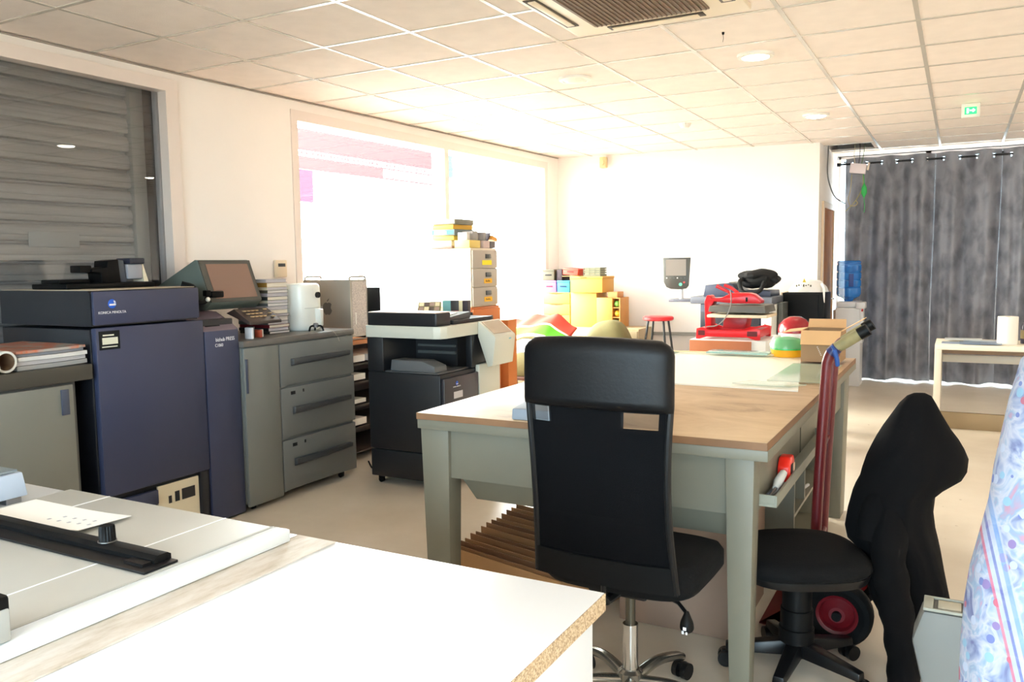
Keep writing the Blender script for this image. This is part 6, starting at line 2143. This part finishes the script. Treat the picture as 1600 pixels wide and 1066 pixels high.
for h, s in (('hal', 1), ('har', -1)):
    hx, hy, hz, _ = J[h]
    for i in range(4):
        ox = (i - 1.5) * .018
        L = (.07, .078, .074, .058)[i]
        J['%sf%d' % (h, i)] = (hx + ox, hy - .03, hz - .03, .0095)
        J['%sg%d' % (h, i)] = (hx + ox * 1.1, hy - .045 - .2 * L, hz - .03 - L * .55, .0085)
        J['%sh%d' % (h, i)] = (hx + ox * 1.1, hy - .045 - .1 * L, hz - .03 - L, .0075)
        E_ += [(h, '%sf%d' % (h, i)), ('%sf%d' % (h, i), '%sg%d' % (h, i)), ('%sg%d' % (h, i), '%sh%d' % (h, i))]
    J[h + 't0'] = (hx + s * .035, hy - .02, hz - .005, .011)
    J[h + 't1'] = (hx + s * .045, hy - .05, hz - .03, .0085)
    E_ += [(h, h + 't0'), (h + 't0', h + 't1')]
ks = list(J)
me = bpy.data.meshes.new('body')
me.from_pydata([J[k][:3] for k in ks], [(ks.index(a), ks.index(c)) for a, c in E_], [])
body = bpy.data.objects.new('body', me)
COL.objects.link(body)
body.parent = t
sk = body.modifiers.new('skin', 'SKIN')
sk.use_smooth_shade = True
for i, k in enumerate(ks):
    me.skin_vertices[0].data[i].radius = (J[k][3], J[k][3] * (.72 if k in ('pel', 'sp', 'ch') else 1.0))
    me.skin_vertices[0].data[i].use_root = (k == 'pel')
ss = body.modifiers.new('sub', 'SUBSURF')
ss.levels = 2
ss.render_levels = 2
me.materials.append(mat('skin', (206, 158, 132), .55))
# face details and hair
b = BM()
for s in (-1, 1):
    blob(b, (s * .03, -.108, 1.60), (.012, .006, .007), 2, 12, 8)
obj('eyes', b, mat('eye_dark', (40, 30, 26), .3), t, local=True)
b = BM(); tube(b, spline([(0, -.112, 1.60), (0, -.128, 1.575), (0, -.118, 1.562)], 4), [.007, .008, .009, .010, .012, .012, .011, .010, .009], 10)
obj('nose', b, mat('skin', (206, 158, 132), .55), t, local=True)
b = BM(); blob(b, (0, -.104, 1.54), (.024, .008, .007), 2, 14, 8)
obj('mouth', b, mat('lips', (176, 96, 92), .5), t, local=True)
b = BM(); blob(b, (0, .02, 1.615), (.105, .105, .105), 2.1, 28, 18, .05, 9, 1.0); blob(b, (0, .07, 1.50), (.09, .05, .13), 2.1, 24, 14, .08, 9, 3.0)
obj('hair', b, mat('hair_brown', (60, 42, 32), .6, bump=.3, bscale=60), t, local=True)
# blouse: torso plus wide sleeves
b = BM()
rings = []
for (z, wx, wy) in ((.72, .245, .17), (.80, .24, .165), (.92, .225, .155), (1.05, .205, .145), (1.18, .20, .14), (1.30, .205, .135), (1.37, .175, .105), (1.415, .10, .075), (1.425, .075, .065)):
    rings.append([(wx * cos(a) * (1 + .03 * sin(9 * a + z * 6)), wy * sin(a) * (1 + .05 * sin(11 * a + z * 5)), z) for a in [2 * pi * k / 60 for k in range(60)]])
loft(b, rings, cap=False)
bl = obj('blouse', b, M_BLOUSE, t, local=True, sharp=80)
# near sleeve, outline measured along its outer side
SL = [(1.418, .19, .01), (1.412, .155, .03), (1.392, .108, .052), (1.355, .080, .07), (1.30, .068, .08), (1.25, .060, .084), (1.20, .052, .086), (1.15, .047, .088), (1.10, .037, .093), (1.05, .027, .098), (1.0, .022, .102), (.95, .020, .104), (.90, .020, .106), (.85, .022, .108), (.80, .028, .108)]
for s in (-1, 1):
    b = BM()
    rings = []
    for (z, xl, r) in SL:
        cx = (xl + r - PX)
        cy = -.075 + (.02 if z > 1.2 else .02 - (1.2 - z) * .14)
        ring = []
        for k in range(48):
            a = 2 * pi * k / 48
            q = min(1, max(0, (1.28 - z) / .35))
            f = 1 + q * (.055 * sin(4 * a + 2.2 + z * 7) + .045 * sin(9 * a + z * 11 + 1))
            x = cx + r * cos(a) * (f if cos(a) > -.6 else 1 + (f - 1) * .25)
            ring.append((-s * x, cy + r * .82 * sin(a) * f, z))
        rings.append(ring)
    loft(b, rings, cap=False)
    b.faces.new(list(reversed([v for v in b.verts][:48])))
    obj('sleeve', b, M_BLOUSE, bl, local=True, sharp=80)
b = BM()
for s in (-1, 1):
    tube(b, [(s * .09, 0, .93), (s * .095, 0, .7), (s * .10, -.01, .48), (s * .10, .005, .25), (s * .10, .01, .085)], [.108, .092, .074, .066, .062], 20)
obj('trousers', b, mat('trouser_navy', (44, 50, 70), .85), t, local=True)
for s in (-1, 1):
    b = BM(); blob(b, (s * .10, -.05, .042), (.046, .135, .042), 2.6, 22, 12)
    obj('shoe', b, mat('shoe_brown', (70, 52, 44), .5), t, local=True)
# ================================================================ light
W = bpy.data.worlds.new('daylight')
SC.world = W
W.use_nodes = True
nt = W.node_tree
bg = nt.nodes['Background']
tc = nt.nodes.new('ShaderNodeTexCoord')
sp = nt.nodes.new('ShaderNodeSeparateXYZ')
# sky: warm and bright towards the shop window (west), cool towards the front (south), pale elsewhere
rp = nt.nodes.new('ShaderNodeMix'); rp.data_type = 'RGBA'
rp.inputs[6].default_value = (1.0, 0.93, 0.85, 1)
rp.inputs[7].default_value = (0.66, 0.83, 1.0, 1)
mr = nt.nodes.new('ShaderNodeMapRange')
mr.inputs['From Min'].default_value = -0.75
mr.inputs['From Max'].default_value = -0.2
st = nt.nodes.new('ShaderNodeMapRange')
st.inputs['From Min'].default_value = -0.8
st.inputs['From Max'].default_value = 0.1
st.inputs['To Min'].default_value = WORLD_WEST
st.inputs['To Max'].default_value = 0.0
so = nt.nodes.new('ShaderNodeMapRange')
so.inputs['From Min'].default_value = -0.9
so.inputs['From Max'].default_value = 0.2
so.inputs['To Min'].default_value = WORLD_SOUTH
so.inputs['To Max'].default_value = WORLD
ad = nt.nodes.new('ShaderNodeMath'); ad.operation = 'MAXIMUM'
nt.links.new(tc.outputs['Generated'], sp.inputs[0])
nt.links.new(sp.outputs[0], mr.inputs['Value'])
nt.links.new(sp.outputs[0], st.inputs['Value'])
nt.links.new(sp.outputs[1], so.inputs['Value'])
nt.links.new(mr.outputs['Result'], rp.inputs[0])
nt.links.new(rp.outputs[2], bg.inputs['Color'])
nt.links.new(st.outputs['Result'], ad.inputs[0])
nt.links.new(so.outputs['Result'], ad.inputs[1])
nt.links.new(ad.outputs[0], bg.inputs['Strength'])

def portal(name, loc, rot, sx, sy):
    l = bpy.data.lights.new(name, 'AREA')
    l.shape = 'RECTANGLE'
    l.size = sx
    l.size_y = sy
    l.cycles.is_portal = True
    o = bpy.data.objects.new(name, l)
    COL.objects.link(o)
    o.location = loc
    o.rotation_euler = rot
    return o
portal('daylight_window', (-4.75, 7.03, 1.5), (0, -pi / 2, 0), 2.5, 4.3)
portal('daylight_far', (.65, 11.5, 1.4), (-pi / 2, 0, 0), 4.1, 2.7)
portal('daylight_front', (-.1, -2.76, 1.4), (pi / 2, 0, 0), 5.4, 2.2)

# ================================================================ camera
cd = bpy.data.cameras.new('camera')
cam = bpy.data.objects.new('camera', cd)
COL.objects.link(cam)
cd.sensor_width = 36.0
cd.lens = 1290.0 / 1600.0 * 36.0
cd.clip_start = 0.05
cd.clip_end = 200
yv = Vector((1500 - 800, 403 - 533, 1290.0)).normalized()
hd = Vector((cos(-0.014), sin(-0.014), 0))
dn = yv.cross(hd).normalized()
if dn.y < 0:
    dn = -dn
up = -dn
xv = yv.cross(up)
# rows of R: world axes expressed in camera (x right, y down, z forward)
right = Vector((xv.x, yv.x, up.x)); down = Vector((xv.y, yv.y, up.y)); fwd = Vector((xv.z, yv.z, up.z))
cam.matrix_world = Matrix(((right.x, -down.x, -fwd.x, 0), (right.y, -down.y, -fwd.y, 0), (right.z, -down.z, -fwd.z, 1.5), (0, 0, 0, 1)))
SC.camera = cam

SC.view_settings.view_transform = 'Standard'
SC.view_settings.look = 'None'
SC.view_settings.gamma = 1.0
SC.view_settings.use_curve_mapping = False
SC.view_settings.exposure = EXPOSURE
SC.cycles.use_denoising = True
SC.cycles.max_bounces = 10
SC.cycles.diffuse_bounces = 6
SC.cycles.transparent_max_bounces = 16
SC.cycles.sample_clamp_indirect = 8.0
SC.cycles.caustics_reflective = False
SC.cycles.caustics_refractive = False
